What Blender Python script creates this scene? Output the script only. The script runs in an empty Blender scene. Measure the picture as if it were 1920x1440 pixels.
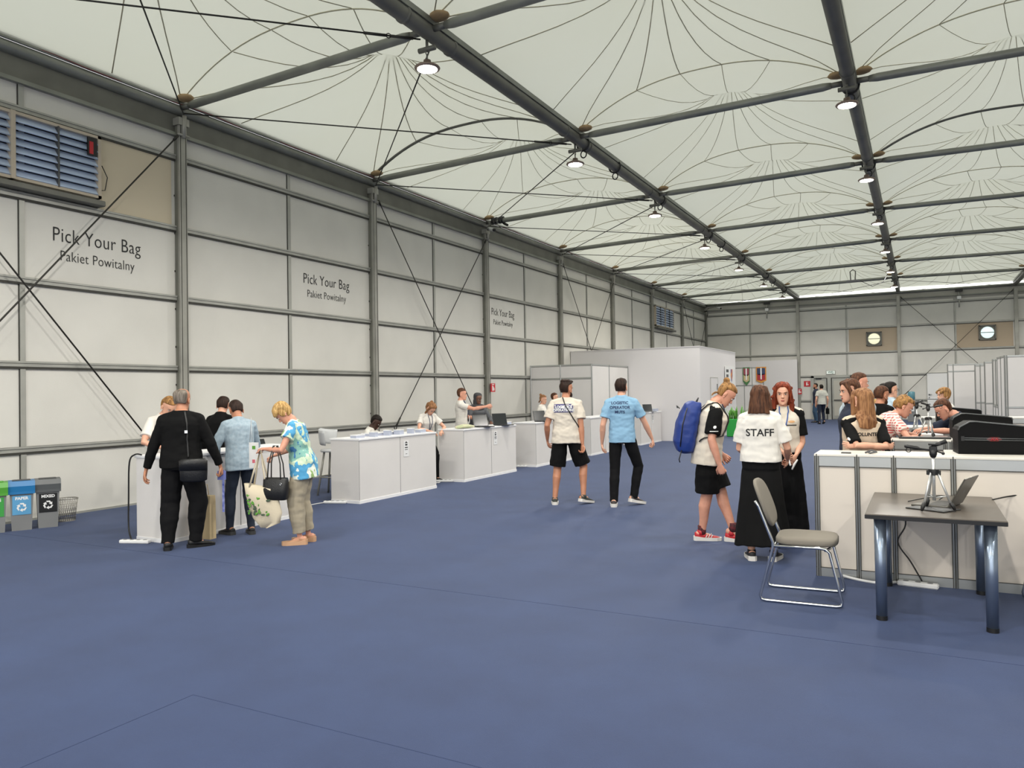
import bpy, math, random
from math import sin, cos, pi, sqrt, radians, atan2, acos
from mathutils import Vector, Matrix, Euler, noise
from mathutils.bvhtree import BVHTree
V = Vector
random.seed(7)
S = bpy.context.scene
COL = S.collection

# ---------------------------------------------------------------- camera
cam_data = bpy.data.cameras.new('camera')
cam_data.sensor_width = 36.0
cam_data.lens = 1427.8 / 1920 * 36.0
cam_data.clip_end = 300
cam = bpy.data.objects.new('camera', cam_data)
COL.objects.link(cam)
_r = V((0.88109326, 0.47268197, -0.01569811))
_u = V((0.01978921, -0.00368368, 0.99979739))
_f = V((-0.47252837, 0.88122539, 0.01259967))
cam.matrix_world = Matrix(((_r.x, _u.x, -_f.x, 0), (_r.y, _u.y, -_f.y, 0), (_r.z, _u.z, -_f.z, 1.625), (0, 0, 0, 1)))
S.camera = cam

# ---------------------------------------------------------------- light
w = bpy.data.worlds.new('sky')
S.world = w
w.use_nodes = True
w.node_tree.nodes['Background'].inputs[0].default_value = (0.99, 0.99, 0.97, 1)
w.node_tree.nodes['Background'].inputs[1].default_value = 1.6
S.view_settings.view_transform = 'Standard'
S.view_settings.look = 'None'
S.view_settings.gamma = 1
S.view_settings.use_curve_mapping = False
S.view_settings.exposure = 0.5
S.cycles.use_denoising = True
S.cycles.max_bounces = 8
S.cycles.diffuse_bounces = 5
S.cycles.sample_clamp_indirect = 6

# ---------------------------------------------------------------- materials
def lin(c):
    return tuple((v / 12.92 if v <= 0.04045 else ((v + 0.055) / 1.055) ** 2.4) for v in c)
def rgb(h):
    return lin(tuple(int(h[i:i + 2], 16) / 255 for i in (0, 2, 4)))
MATS = {}
def mat(name, col, rough=0.6, metal=0.0, var=0.0, scale=8.0, bump=0.0, bscale=60.0, stretch=None, col2=None, spec=0.5, alpha=1.0, coord='Object'):
    if name in MATS: return MATS[name]
    m = bpy.data.materials.new(name); m.use_nodes = True
    nt = m.node_tree; N = nt.nodes; L = nt.links
    b = N['Principled BSDF']
    c = rgb(col) if isinstance(col, str) else col
    b.inputs['Base Color'].default_value = (*c, 1)
    b.inputs['Roughness'].default_value = rough
    b.inputs['Metallic'].default_value = metal
    b.inputs['Specular IOR Level'].default_value = spec
    b.inputs['Alpha'].default_value = alpha
    if var or bump or col2:
        tc = N.new('ShaderNodeTexCoord'); mp = N.new('ShaderNodeMapping')
        L.new(tc.outputs[coord], mp.inputs[0])
        if stretch: mp.inputs['Scale'].default_value = stretch
    if var or col2:
        nz = N.new('ShaderNodeTexNoise'); nz.inputs['Scale'].default_value = scale; nz.inputs['Detail'].default_value = 4
        L.new(mp.outputs[0], nz.inputs['Vector'])
        rp = N.new('ShaderNodeValToRGB')
        c2 = rgb(col2) if col2 else tuple(min(1, v * (1 + var)) for v in c)
        c1 = c if col2 else tuple(v * (1 - var) for v in c)
        rp.color_ramp.elements[0].position = 0.35; rp.color_ramp.elements[1].position = 0.65
        rp.color_ramp.elements[0].color = (*c1, 1); rp.color_ramp.elements[1].color = (*c2, 1)
        L.new(nz.outputs['Fac'], rp.inputs[0]); L.new(rp.outputs[0], b.inputs['Base Color'])
    if bump:
        n2 = N.new('ShaderNodeTexNoise'); n2.inputs['Scale'].default_value = bscale; n2.inputs['Detail'].default_value = 3
        L.new(mp.outputs[0], n2.inputs['Vector'])
        bp = N.new('ShaderNodeBump'); bp.inputs['Strength'].default_value = bump; bp.inputs['Distance'].default_value = 0.01
        L.new(n2.outputs['Fac'], bp.inputs['Height']); L.new(bp.outputs[0], b.inputs['Normal'])
    MATS[name] = m
    return m
def glow(name, col, strength):
    m = bpy.data.materials.new(name); m.use_nodes = True
    b = m.node_tree.nodes['Principled BSDF']
    b.inputs['Base Color'].default_value = (*rgb(col), 1)
    b.inputs['Emission Color'].default_value = (*rgb(col), 1)
    b.inputs['Emission Strength'].default_value = strength
    MATS[name] = m
    return m

M_WALL = mat('wall panel', 'd2d0ca', 0.55, var=0.03, scale=1.3, bump=0.12, bscale=90)
M_RAIL = mat('aluminium rail', 'a5a59f', 0.4, 0.25, var=0.08, scale=3)
M_RAILD = mat('rail groove', '35342f', 0.6)
M_COLM = mat('aluminium column', '9a9992', 0.42, 0.3, var=0.1, scale=2.5)
M_STEEL = mat('galvanised steel', '80827b', 0.42, 0.35, var=0.12, scale=2)
M_STEELD = mat('dark steel', '6a6a64', 0.5, 0.35, var=0.12, scale=2)
M_CABLE = mat('steel cable', '3a3936', 0.5, 0.6)
M_BLACK = mat('black plastic', '151516', 0.45)
M_DGREY = mat('dark grey plastic', '4a4b4d', 0.5)
M_MGREY = mat('grey plastic', '7d7e7f', 0.55)
M_WHITE = mat('white laminate', 'd9d6d4', 0.45, var=0.015, scale=2)
M_WHITE2 = mat('white plastic', 'e6e6e6', 0.4)
M_ALU = mat('anodised aluminium', 'b4b6b4', 0.32, 0.75)
M_CHROME = mat('chrome', 'd0d2d4', 0.15, 1.0)
M_TEXT = mat('black print', '17181a', 0.6)
M_TEXTW = mat('white print', 'e8e8e8', 0.6)
M_RED = mat('red paint', 'b5202a', 0.4)
M_PATCH = mat('tan reinforcement', 'a58b66', 0.7, var=0.15)
M_SEAM = mat('fabric seam', 'b3ae98', 0.8)

def carpet():
    m = bpy.data.materials.new('blue carpet'); m.use_nodes = True
    nt = m.node_tree; N = nt.nodes; L = nt.links; b = N['Principled BSDF']
    tc = N.new('ShaderNodeTexCoord')
    n1 = N.new('ShaderNodeTexNoise'); n1.inputs['Scale'].default_value = 1.6; n1.inputs['Detail'].default_value = 8; n1.inputs['Roughness'].default_value = .65
    n2 = N.new('ShaderNodeTexNoise'); n2.inputs['Scale'].default_value = 260; n2.inputs['Detail'].default_value = 2
    L.new(tc.outputs['Object'], n1.inputs['Vector']); L.new(tc.outputs['Object'], n2.inputs['Vector'])
    r = N.new('ShaderNodeValToRGB')
    r.color_ramp.elements[0].position = 0.3; r.color_ramp.elements[1].position = 0.75
    r.color_ramp.elements[0].color = (*rgb('1f2f55'), 1); r.color_ramp.elements[1].color = (*rgb('2a3c65'), 1)
    L.new(n1.outputs['Fac'], r.inputs[0])
    mx = N.new('ShaderNodeMix'); mx.data_type = 'RGBA'; mx.blend_type = 'MULTIPLY'
    mx.inputs[0].default_value = 0.35
    L.new(r.outputs[0], mx.inputs[6]); L.new(n2.outputs['Fac'], mx.inputs[7])
    L.new(mx.outputs[2], b.inputs['Base Color'])
    b.inputs['Roughness'].default_value = 0.75
    b.inputs['Specular IOR Level'].default_value = 0.35
    b.inputs['Sheen Weight'].default_value = 0.18
    b.inputs['Sheen Roughness'].default_value = 0.5
    b.inputs['Sheen Tint'].default_value = (0.6, 0.7, 1, 1)
    bp = N.new('ShaderNodeBump'); bp.inputs['Strength'].default_value = 0.35; bp.inputs['Distance'].default_value = 0.004
    L.new(n2.outputs['Fac'], bp.inputs['Height']); L.new(bp.outputs[0], b.inputs['Normal'])
    return m
M_CARPET = carpet()
def fabric():
    m = bpy.data.materials.new('tent fabric'); m.use_nodes = True
    nt = m.node_tree; N = nt.nodes; L = nt.links
    out = N['Material Output']; N.remove(N['Principled BSDF'])
    tc = N.new('ShaderNodeTexCoord')
    n1 = N.new('ShaderNodeTexNoise'); n1.inputs['Scale'].default_value = 0.35; n1.inputs['Detail'].default_value = 3
    L.new(tc.outputs['Object'], n1.inputs['Vector'])
    r = N.new('ShaderNodeValToRGB')
    r.color_ramp.elements[0].position = 0.3; r.color_ramp.elements[1].position = 0.7
    r.color_ramp.elements[0].color = (*rgb('dcd9c4'), 1); r.color_ramp.elements[1].color = (*rgb('e2e4da'), 1)
    L.new(n1.outputs['Fac'], r.inputs[0])
    d = N.new('ShaderNodeBsdfDiffuse'); t = N.new('ShaderNodeBsdfTranslucent')
    L.new(r.outputs[0], d.inputs[0])
    t.inputs[0].default_value = (*rgb('b1b3a7'), 1)
    mx = N.new('ShaderNodeMixShader'); mx.inputs[0].default_value = 0.5
    L.new(d.outputs[0], mx.inputs[1]); L.new(t.outputs[0], mx.inputs[2]); L.new(mx.outputs[0], out.inputs[0])
    return m
M_FABRIC = fabric()

# ---------------------------------------------------------------- mesh helpers
class MB:
    """collects shapes, links them as ONE mesh object"""
    def __init__(s): s.v = []; s.f = []; s.mi = []; s.sm = []
    def add(s, vs, fs, mi=0, smooth=False, M=None):
        o = len(s.v)
        s.v += [tuple(M @ V(p)) if M else tuple(p) for p in vs]
        s.f += [tuple(o + i for i in f) for f in fs]
        s.mi += [mi] * len(fs); s.sm += [smooth] * len(fs)
        return s
    def box(s, x0, x1, y0, y1, z0, z1, mi=0, M=None, bev=0.0):
        if bev > 0:
            b = min(bev, (x1 - x0) / 2.01, (y1 - y0) / 2.01, (z1 - z0) / 2.01)
            vs = []; idx = {}
            for i, X in enumerate((x0, x1)):
                for j, Y in enumerate((y0, y1)):
                    for k, Z in enumerate((z0, z1)):
                        sx, sy, sz = 1 - 2 * i, 1 - 2 * j, 1 - 2 * k
                        idx[i, j, k, 0] = len(vs); vs.append((X, Y + sy * b, Z + sz * b))
                        idx[i, j, k, 1] = len(vs); vs.append((X + sx * b, Y, Z + sz * b))
                        idx[i, j, k, 2] = len(vs); vs.append((X + sx * b, Y + sy * b, Z))
            fs = []
            for i in (0, 1):
                q = [idx[i, 0, 0, 0], idx[i, 1, 0, 0], idx[i, 1, 1, 0], idx[i, 0, 1, 0]]; fs.append(q if i else q[::-1])
                q = [idx[0, i, 0, 1], idx[1, i, 0, 1], idx[1, i, 1, 1], idx[0, i, 1, 1]]; fs.append(q[::-1] if i else q)
                q = [idx[0, 0, i, 2], idx[1, 0, i, 2], idx[1, 1, i, 2], idx[0, 1, i, 2]]; fs.append(q if i else q[::-1])
            for i in (0, 1):
                for j in (0, 1):
                    for (a, bb) in (((0, i, j), (1, i, j)),):
                        q = [idx[(*a, 1)], idx[(*bb, 1)], idx[(*bb, 2)], idx[(*a, 2)]]; fs.append(q if (i + j) % 2 == 0 else q[::-1])
                    a, bb = (i, 0, j), (i, 1, j)
                    q = [idx[(*a, 0)], idx[(*bb, 0)], idx[(*bb, 2)], idx[(*a, 2)]]; fs.append(q[::-1] if (i + j) % 2 == 0 else q)
                    a, bb = (i, j, 0), (i, j, 1)
                    q = [idx[(*a, 0)], idx[(*bb, 0)], idx[(*bb, 1)], idx[(*a, 1)]]; fs.append(q if (i + j) % 2 == 0 else q[::-1])
            for i in (0, 1):
                for j in (0, 1):
                    for k in (0, 1):
                        q = [idx[i, j, k, 0], idx[i, j, k, 1], idx[i, j, k, 2]]; fs.append(q if (i + j + k) % 2 else q[::-1])
            return s.add(vs, fs, mi, False, M)
        vs = [(x, y, z) for x in (x0, x1) for y in (y0, y1) for z in (z0, z1)]
        fs = [(0, 1, 3, 2), (4, 6, 7, 5), (0, 4, 5, 1), (2, 3, 7, 6), (0, 2, 6, 4), (1, 5, 7, 3)]
        return s.add(vs, fs, mi, False, M)
    def rings(s, rings, mi=0, smooth=True, cap=True, M=None, close=True):
        n = len(rings[0]); vs = [p for r in rings for p in r]; fs = []
        for i in range(len(rings) - 1):
            for j in range(n if close else n - 1):
                fs.append((i * n + j, i * n + (j + 1) % n, (i + 1) * n + (j + 1) % n, (i + 1) * n + j))
        if cap:
            c0 = sum((V(p) for p in rings[0]), V()) / n; c1 = sum((V(p) for p in rings[-1]), V()) / n
            a = len(vs); vs += [c0, c1]
            for j in range(n):
                fs.append((a, (j + 1) % n, j)); fs.append((a + 1, (len(rings) - 1) * n + j, (len(rings) - 1) * n + (j + 1) % n))
        return s.add(vs, fs, mi, smooth, M)
    def tube(s, pts, r, n=8, mi=0, side=None, round_=False, M=None, closed=False, smooth=True):
        """r: number, list of numbers, or list of (a, b) along side / across"""
        pts = [V(p) for p in pts]; k = len(pts)
        R = r if isinstance(r, (list, tuple)) else [r] * k
        R = [(q, q) if not isinstance(q, (tuple, list)) else q for q in R]
        tg = []
        for i in range(k):
            a = pts[i - 1] if (i > 0 or closed) else pts[i]; b = pts[(i + 1) % k] if (i < k - 1 or closed) else pts[i]
            t = (b - a); tg.append(t.normalized() if t.length > 1e-9 else V((0, 0, 1)))
        if side is None:
            sd = V((0, 0, 1)).cross(tg[0])
            if sd.length < 0.15: sd = V((1, 0, 0)) - tg[0] * tg[0].x
        else: sd = V(side)
        rings = []
        def ring(c, t, sd, a, b):
            sv = (sd - t * sd.dot(t)).normalized(); uv = t.cross(sv)
            return [c + sv * a * cos(2 * pi * j / n) + uv * b * sin(2 * pi * j / n) for j in range(n)]
        for i in range(k):
            sv = (sd - tg[i] * sd.dot(tg[i]))
            if sv.length < 1e-4: sv = V((1, 0, 0)) - tg[i] * tg[i].x
            sv.normalize()
            if side is None: sd = sv
            a, b = R[i]
            if round_ and i == 0:
                m_ = min(a, b)
                rings.append(ring(pts[0] - tg[0] * m_ * 0.9, tg[0], sv, a * .42, b * .42)); rings.append(ring(pts[0] - tg[0] * m_ * 0.55, tg[0], sv, a * .83, b * .83))
            rings.append(ring(pts[i], tg[i], sv, a, b))
            if round_ and i == k - 1:
                m_ = min(a, b)
                rings.append(ring(pts[i] + tg[i] * m_ * 0.55, tg[i], sv, a * .83, b * .83)); rings.append(ring(pts[i] + tg[i] * m_ * 0.9, tg[i], sv, a * .42, b * .42))
        if closed:
            rings.append(rings[0]); return s.rings(rings, mi, smooth, False, M)
        return s.rings(rings, mi, smooth, True, M)
    def cyl(s, c, r, h, n=20, mi=0, M=None, r2=None, smooth=True):
        c = V(c); r2 = r if r2 is None else r2
        vs = [c + V((r * cos(2 * pi * j / n), r * sin(2 * pi * j / n), 0)) for j in range(n)] + [c + V((r2 * cos(2 * pi * j / n), r2 * sin(2 * pi * j / n), h)) for j in range(n)]
        s.add(vs, [(j, (j + 1) % n, n + (j + 1) % n, n + j) for j in range(n)], mi, smooth, M)
        return s.add(vs, [tuple(range(n))[::-1], tuple(range(n, 2 * n))], mi, False, M)
    def lathe(s, prof, n=24, mi=0, M=None, c=(0, 0, 0)):
        c = V(c)
        rg = [[c + V((r * cos(2 * pi * j / n), r * sin(2 * pi * j / n), z)) for j in range(n)] for r, z in prof]
        return s.rings(rg, mi, True, True, M)
    def ball(s, c, r, n=14, m=9, mi=0, M=None, rot=None):
        c = V(c); r = V((r, r, r)) if not hasattr(r, '__len__') else V(r)
        rg = []
        for i in range(1, m):
            a = pi * i / m
            ring = [V((r.x * sin(a) * cos(2 * pi * j / n), r.y * sin(a) * sin(2 * pi * j / n), -r.z * cos(a))) for j in range(n)]
            rg.append([c + (rot @ p if rot else p) for p in ring])
        return s.rings(rg, mi, True, True, M)
    def prism(s, poly, d0, d1, ax='z', mi=0, M=None, smooth=False):
        """extrude a 2D outline from d0 to d1 along an axis"""
        def P(a, b, d): return (a, b, d) if ax == 'z' else ((d, a, b) if ax == 'x' else (a, d, b))
        n = len(poly)
        vs = [P(a, b, d0) for a, b in poly] + [P(a, b, d1) for a, b in poly]
        return s.add(vs, [tuple(range(n))[::-1], tuple(range(n, 2 * n))], mi, False, M).add(vs, [(j, (j + 1) % n, n + (j + 1) % n, n + j) for j in range(n)], mi, smooth, M)
    def mesh(s, name, mats):
        me = bpy.data.meshes.new(name)
        me.from_pydata(s.v, [], s.f)
        for m in (mats if isinstance(mats, (list, tuple)) else [mats]): me.materials.append(m)
        me.polygons.foreach_set('material_index', s.mi); me.polygons.foreach_set('use_smooth', s.sm)
        me.update()
        return me
    def build(s, name, mats, parent=None, loc=None, rotz=None, **tags):
        o = bpy.data.objects.new(name, s.mesh(name, mats)); COL.objects.link(o)
        if parent: o.parent = parent
        if loc: o.location = loc
        if rotz is not None: o.rotation_euler = (0, 0, rotz)
        for k, v in tags.items(): o[k] = v
        return o

def thing(name, label, cat, loc=(0, 0, 0), rotz=0.0, group=None):
    o = bpy.data.objects.new(name, None); COL.objects.link(o)
    o.empty_display_size = 0.1
    o.location = loc; o.rotation_euler = (0, 0, rotz); o['label'] = label; o['category'] = cat
    if group: o['group'] = group
    return o
def struct(mb, name, mats, **kw):
    return mb.build(name, mats, kind='structure', **kw)
def dup(root, loc=None, rotz=None, label=None, group=None):
    r = root.copy(); COL.objects.link(r)
    if loc is not None: r.location = loc
    if rotz is not None: r.rotation_euler = (0, 0, rotz)
    if label: r['label'] = label
    if group: r['group'] = group
    for ch in list(root.children):
        c = ch.copy(); COL.objects.link(c); c.parent = r
        for g in list(ch.children):
            d = g.copy(); COL.objects.link(d); d.parent = c
    return r
def text_mb(txt, size, depth=0.0, bold=0.0, font=None, space=1.0, align='CENTER', line=1.0):
    """writing as a flat mesh in the XY plane, centred; returns (verts, faces)"""
    cu = bpy.data.curves.new('txt', 'FONT'); cu.body = txt; cu.size = size; cu.align_x = align; cu.align_y = 'CENTER'
    cu.extrude = depth; cu.offset = bold; cu.space_character = space; cu.space_line = line; cu.resolution_u = 3
    o = bpy.data.objects.new('txt', cu); COL.objects.link(o)
    me = bpy.data.meshes.new_from_object(o.evaluated_get(bpy.context.evaluated_depsgraph_get()))
    vs = [v.co.copy() for v in me.vertices]; fs = [tuple(p.vertices) for p in me.polygons]
    bpy.data.objects.remove(o); bpy.data.curves.remove(cu); bpy.data.meshes.remove(me)
    return vs, fs
def frame_M(o, x, y):
    """matrix whose X axis is x, Y axis is y, origin o"""
    x = V(x).normalized(); y = V(y).normalized(); z = x.cross(y)
    return Matrix(((x.x, y.x, z.x, o[0]), (x.y, y.y, z.y, o[1]), (x.z, y.z, z.z, o[2]), (0, 0, 0, 1)))
# ================================================================= the hall
WX = -10.70
BX = [-10.70, -5.725, -0.91, 4.08, 9.07]
BH = [6.38, 6.49, 6.56, 6.49, 6.38]
Y0, DY = 8.444, 4.98
def NY(k): return Y0 + k * DY
YB = NY(7) ; YF = NY(-4)

fl = MB().box(-10.75, 9.1, YF, YB + .05, -0.12, 0.0)
struct(fl, 'floor', M_CARPET)
sm_ = MB()
for x in (-3.55, 1.4):   # carpet strip joints
    sm_.box(x - .002, x + .002, YF, 2.86, 0, .0012)
sm_.box(-3.55, 1.4, 2.86, 2.863, 0, .0012).box(WX, 1.4, 5.3, 5.303, 0, .0012)
sm_.build('trim_1', mat('carpet joint', '2b385a', 0.9), kind='structure')

# walls: panels, rails and mullions
RZ = [0.982, 2.138, 3.283, 4.428, 5.60]
def build_wall(name, a, b, normal, cols, rails, top=6.0):
    """panel wall from a to b (xy), inner face on the line, normal towards the hall"""
    a = V((*a, 0)); b = V((*b, 0)); L = (b - a).length; ex = (b - a).normalized(); n = V((*normal, 0))
    M = Matrix(((ex.x, n.x, 0, a.x), (ex.y, n.y, 0, a.y), (0, 0, 1, 0), (0, 0, 0, 1)))
    w = MB().box(0, L, -0.06, 0, 0, top, M=M)
    root = struct(w, name, M_WALL)
    r = MB()
    for z in rails:
        r.box(0, L, 0, 0.035, z - .045, z + .03, 0, M); r.box(0, L, 0.0, 0.05, z + .004, z + .03, 0, M); r.box(0, L, 0, 0.03, z - .075, z - .047, 1, M)
    r.box(0, L, 0, 0.02, 0, 0.03, 0, M)
    r.build('rail', [M_RAIL, M_RAILD], root)
    for c0, c1 in zip(cols[:-1], cols[1:]):
        m = (c0 + c1) / 2
        MB().box(m - .035, m + .035, 0, .025, 0, top, 0, M).box(m - .045, m - .036, 0, .012, 0, top, 1, M).build('mullion', [M_RAIL, M_RAILD], root)
    return root
cols_l = [NY(k) - YF for k in range(-4, 8)]
build_wall('wall_left', (WX - .02, YF), (WX - .02, YB), (1, 0), cols_l, RZ)
build_wall('wall_right', (9.09, YB), (9.09, YF), (-1, 0), [YB - NY(k) for k in range(7, -5, -1)], RZ)
build_wall('wall_back', (WX - .02, YB), (9.09, YB), (0, -1), [b - WX for b in BX], [1.0, 2.30, 3.49, 4.77, 5.85])

struct(MB().box(WX - .018, WX - .012, 7.08, NY(0) - .13, 4.47, 5.53), 'wall_left_panel', mat('tan wall panel', 'cbbf a8'.replace(' ', ''), .6))
# columns
def column(x, y, top, ax):
    c = MB()
    w, d = (.075, .12) if ax == 'y' else (.12, .075)
    c.box(x - d, x + d, y - w, y + w, 0, top, bev=.006)
    if ax == 'y' and x < 0:
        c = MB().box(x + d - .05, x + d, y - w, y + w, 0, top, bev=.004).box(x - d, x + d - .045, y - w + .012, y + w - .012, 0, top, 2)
    if ax == 'y':
        c.box(x + d, x + d + .004, y - w + .02, y - w + .03, 0, top, 1); c.box(x + d, x + d + .004, y + w - .03, y + w - .02, 0, top, 1)
        for i in range(9): c.box(x - .02, x, y - w - .003, y - w, .6 + i * .62, .63 + i * .62, 1)
        c.box(x - .1, x + .14, y - w - .02, y + w + .02, 0, .02)
        c.box(x - .05, x + d + .03, y - .1, y + .1, top - .12, top)
        c.tube([(x + .13, y - .11, top - .28), (x + .13, y + .11, top - .28)], .022)
        c.tube([(x + .13, y, top - .32), (x + .16, y, top + .04)], .035)
    return c
n_tr = 2
def trim(mb, mats, **kw):
    global n_tr
    o = struct(mb, 'trim_%d' % n_tr, mats, **kw); n_tr += 1
    return o
M_WEB_SHADE = mat('column web shade', '77776f', 0.5, 0.3, var=0.1, scale=2.5)  # darker grey puts the shade of the shallow column recess into the colour
for k in range(-1, 8): trim(column(WX, NY(k), 6.22, 'y'), [M_COLM, M_RAILD, M_WEB_SHADE])
for k in range(0, 8): trim(column(9.07, NY(k), 6.22, 'y'), [M_COLM, M_RAILD])
for x in BX[1:4]: trim(column(x, YB - .04, 6.3, 'x'), [M_COLM, M_RAILD])

# eaves: gutter tube, dark web below, keder rail above
for x, s in ((WX, 1), (9.07, -1)):
    e = MB()
    e.tube([(x + s * .02, YF, 6.38), (x + s * .02, YB, 6.38)], .085, 14)
    e.box(min(x, x + s * .07), max(x, x + s * .07), YF, YB, 6.49, 6.55)
    e.tube([(x + s * .10, YF, 6.46), (x + s * .10, YB, 6.46)], .022, 8)
    if s > 0: e.tube([(x + .115 + .012 * sin(j * 1.3), YF + j * (YB - YF) / 120, 6.455 + .012 * cos(j * 2.1)) for j in range(121)], .008, 5, 2)
    e.box(min(x - s * .06, x), max(x - s * .06, x), YF, YB, 5.98, 6.38, 1)
    e.box(min(x - s * .1, x + s * .06), max(x - s * .1, x + s * .06), YF, YB, 5.93, 5.985, 0)
    trim(e, [M_STEEL, M_STEELD, mat('red cable', '7a4046', .6)])
e = MB().tube([(WX, YB - .05, 6.45), (9.07, YB - .05, 6.45)], .07, 12).box(WX, 9.07, YB - .02, YB + .04, 5.98, 6.42, 1).box(WX, 9.07, YB - .1, YB, 6.1, 6.15)
trim(e, [M_STEEL, mat('grey eaves cover', 'a19f98', .6)])

# main beams (along the hall) with the keder rails the fabric slides in
for i in (1, 2, 3):
    x, z = BX[i], BH[i]
    b = MB().tube([(x, YF, z), (x, YB, z)], .105, 18)
    for s in (-1, 1): b.box(x + s * .085 - .018, x + s * .085 + .018, YF, YB, z + .07, z + .15, 1)
    for k in range(-3, 7):
        for dy in (-.55, .55): b.tube([(x, NY(k) + dy - .02, z), (x, NY(k) + dy + .02, z)], .118, 18)
    trim(b, [M_STEELD, M_STEEL])
# cross tubes, one object each
for i in range(4):
    for k in range(-3, 7):
        a = V((BX[i], NY(k), BH[i] + .02)); c = V((BX[i + 1], NY(k), BH[i + 1] + .02)); d = (c - a).normalized()
        t = MB().tube([a + d * .1, a + d * .3], .045, 10, 1).tube([a + d * .28, a + d * .4, c - d * .4, c - d * .28], [.05, .066, .066, .05], 14, 0).tube([c - d * .3, c - d * .1], .045, 10, 1)
        trim(t, [M_STEEL, M_STEELD])
# diagonal roof cables in the outer bays
def cable(a, b, r=.011, turn=True):
    a, b = V(a), V(b); d = (b - a).normalized()
    m = MB().tube([a, b], r, 6)
    if turn:
        m.tube([b - d * .75, b - d * .45], .02, 8); m.tube([b - d * .4, b - d * .1], .02, 8)
        m.tube([b - d * .425 + V((0, 0, .03 * sin(q))) + d * .03 * cos(q) for q in [j * pi / 4 for j in range(8)]], .008, 6, closed=True)
    trim(m, M_CABLE)
for k in range(-1, 7):
    cable((BX[0] + .15, NY(k), 6.30), (BX[1] - .05, NY(k + 1) - .1, 6.36))
    if k > -2: cable((BX[0] + .15, NY(k + 1), 6.27), (BX[1] - .05, NY(k) + .1, 6.28), turn=False)
for i in (1, 2):
    cable((BX[i] + .1, NY(6), 6.45), (BX[i + 1] - .1, NY(7), 6.4), .009, False)
    cable((BX[i] + .1, NY(7), 6.4), (BX[i + 1] - .1, NY(6), 6.45), .009, False)
# wall braces
def brace(a, b):
    a, b = V(a), V(b); d = (b - a).normalized()
    m = MB().tube([a, b - d * .1], .012, 6)
    m.tube([b - d * .34, b - d * .12], .02, 8)
    s = V((0, 0, 1)).cross(d).cross(d).normalized()
    m.tube([b + d * .055 * cos(q) + s * .038 * sin(q) - d * .06 for q in [j * pi / 5 for j in range(10)]], .012, 6, closed=True)
    m.tube([a, a + d * .12], .022, 8)
    trim(m, M_CABLE)
xb = WX + .13
for k in (-1, 1, 3, 6):
    ya, yb = NY(k) + .12, NY(k + 1) - .12
    brace((xb, ya, 5.98), (xb + .01, yb - .45, .85)); brace((xb + .02, yb, 5.9), (xb + .02, ya + .45, .85))
    for y in (ya + .4, yb - .4): trim(MB().box(WX - .02, xb + .02, y - .05, y + .05, .68, .82), M_RAIL)
brace((BX[2] + .1, YB - .16, 6.2), (BX[3] - .15, YB - .17, 1.2)); brace((BX[3] - .1, YB - .2, 6.2), (BX[2] + .15, YB - .2, 1.2))

# translucent roof membrane: one cone per bay
def cone_z(u, v, flat=0):
    r = sqrt(u * u + v * v)
    arch = .66 * (1 - abs(u) ** 2.4)
    if flat * v > 0: arch *= 0
    return arch * v * v + 1.22 * (1 - u * u) * (1 - v * v) / (1 + 2.0 * max(0, r - .07))
def roof_p(i, k, u, v, off=0.0):
    xa, xb_ = BX[i], BX[i + 1]; t = (u + 1) / 2
    s = 1 - .035
    return V((xa + (xb_ - xa) * (t * s + .0175), NY(k) + (v + 1) / 2 * DY, BH[i] * (1 - t) + BH[i + 1] * t + .14 + cone_z(u, v, 1 if k == 6 else 0) - off))
ce = MB(); N_ = 22
for i in range(4):
    for k in range(-4, 7):
        vs = [roof_p(i, k, -1 + 2 * a / N_, -1 + 2 * b / N_) for a in range(N_ + 1) for b in range(N_ + 1)]
        ce.add(vs, [(a * (N_ + 1) + b, a * (N_ + 1) + b + 1, (a + 1) * (N_ + 1) + b + 1, (a + 1) * (N_ + 1) + b) for a in range(N_) for b in range(N_)], 0, True)
        if k < -2: continue
        for j in range(20):     # radial seams
            th = 2 * pi * (j + .5) / 20; du, dv = cos(th), sin(th); m = 1 / max(abs(du), abs(dv))
            if abs(du) > abs(dv) * 2.5 : continue
            ce.tube([roof_p(i, k, du * m * q, dv * m * q, .006) for q in (.06, .12, .2, .3, .42, .56, .7, .85, .99)], .006 if k > 0 else .009, 4, 1)
        ce.tube([roof_p(i, k, .055 * cos(q * pi / 8), .055 * sin(q * pi / 8), .01) for q in range(16)], .006, 4, 1, closed=True)
        ce.tube([roof_p(i, k, -1 + 2 * a / 24, -1, .01) for a in range(25)], .034 if (i, k) in ((0, 1), (2, 2)) else .010, 6, 3 if (i, k) in ((0, 1), (2, 2)) else 1)
    for k in range(-2, 7):
        for s in (-1, 1):
            if (i == 0 and s == -1) or True:
                x = BX[i if s < 0 else i + 1] - s * .17; z = BH[i if s < 0 else i + 1] + .17
                ce.ball((x, NY(k), z), (.17, .13, .055), 10, 6, 2)
struct(ce, 'ceiling', [M_FABRIC, M_SEAM, M_PATCH, M_STEELD])

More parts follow.
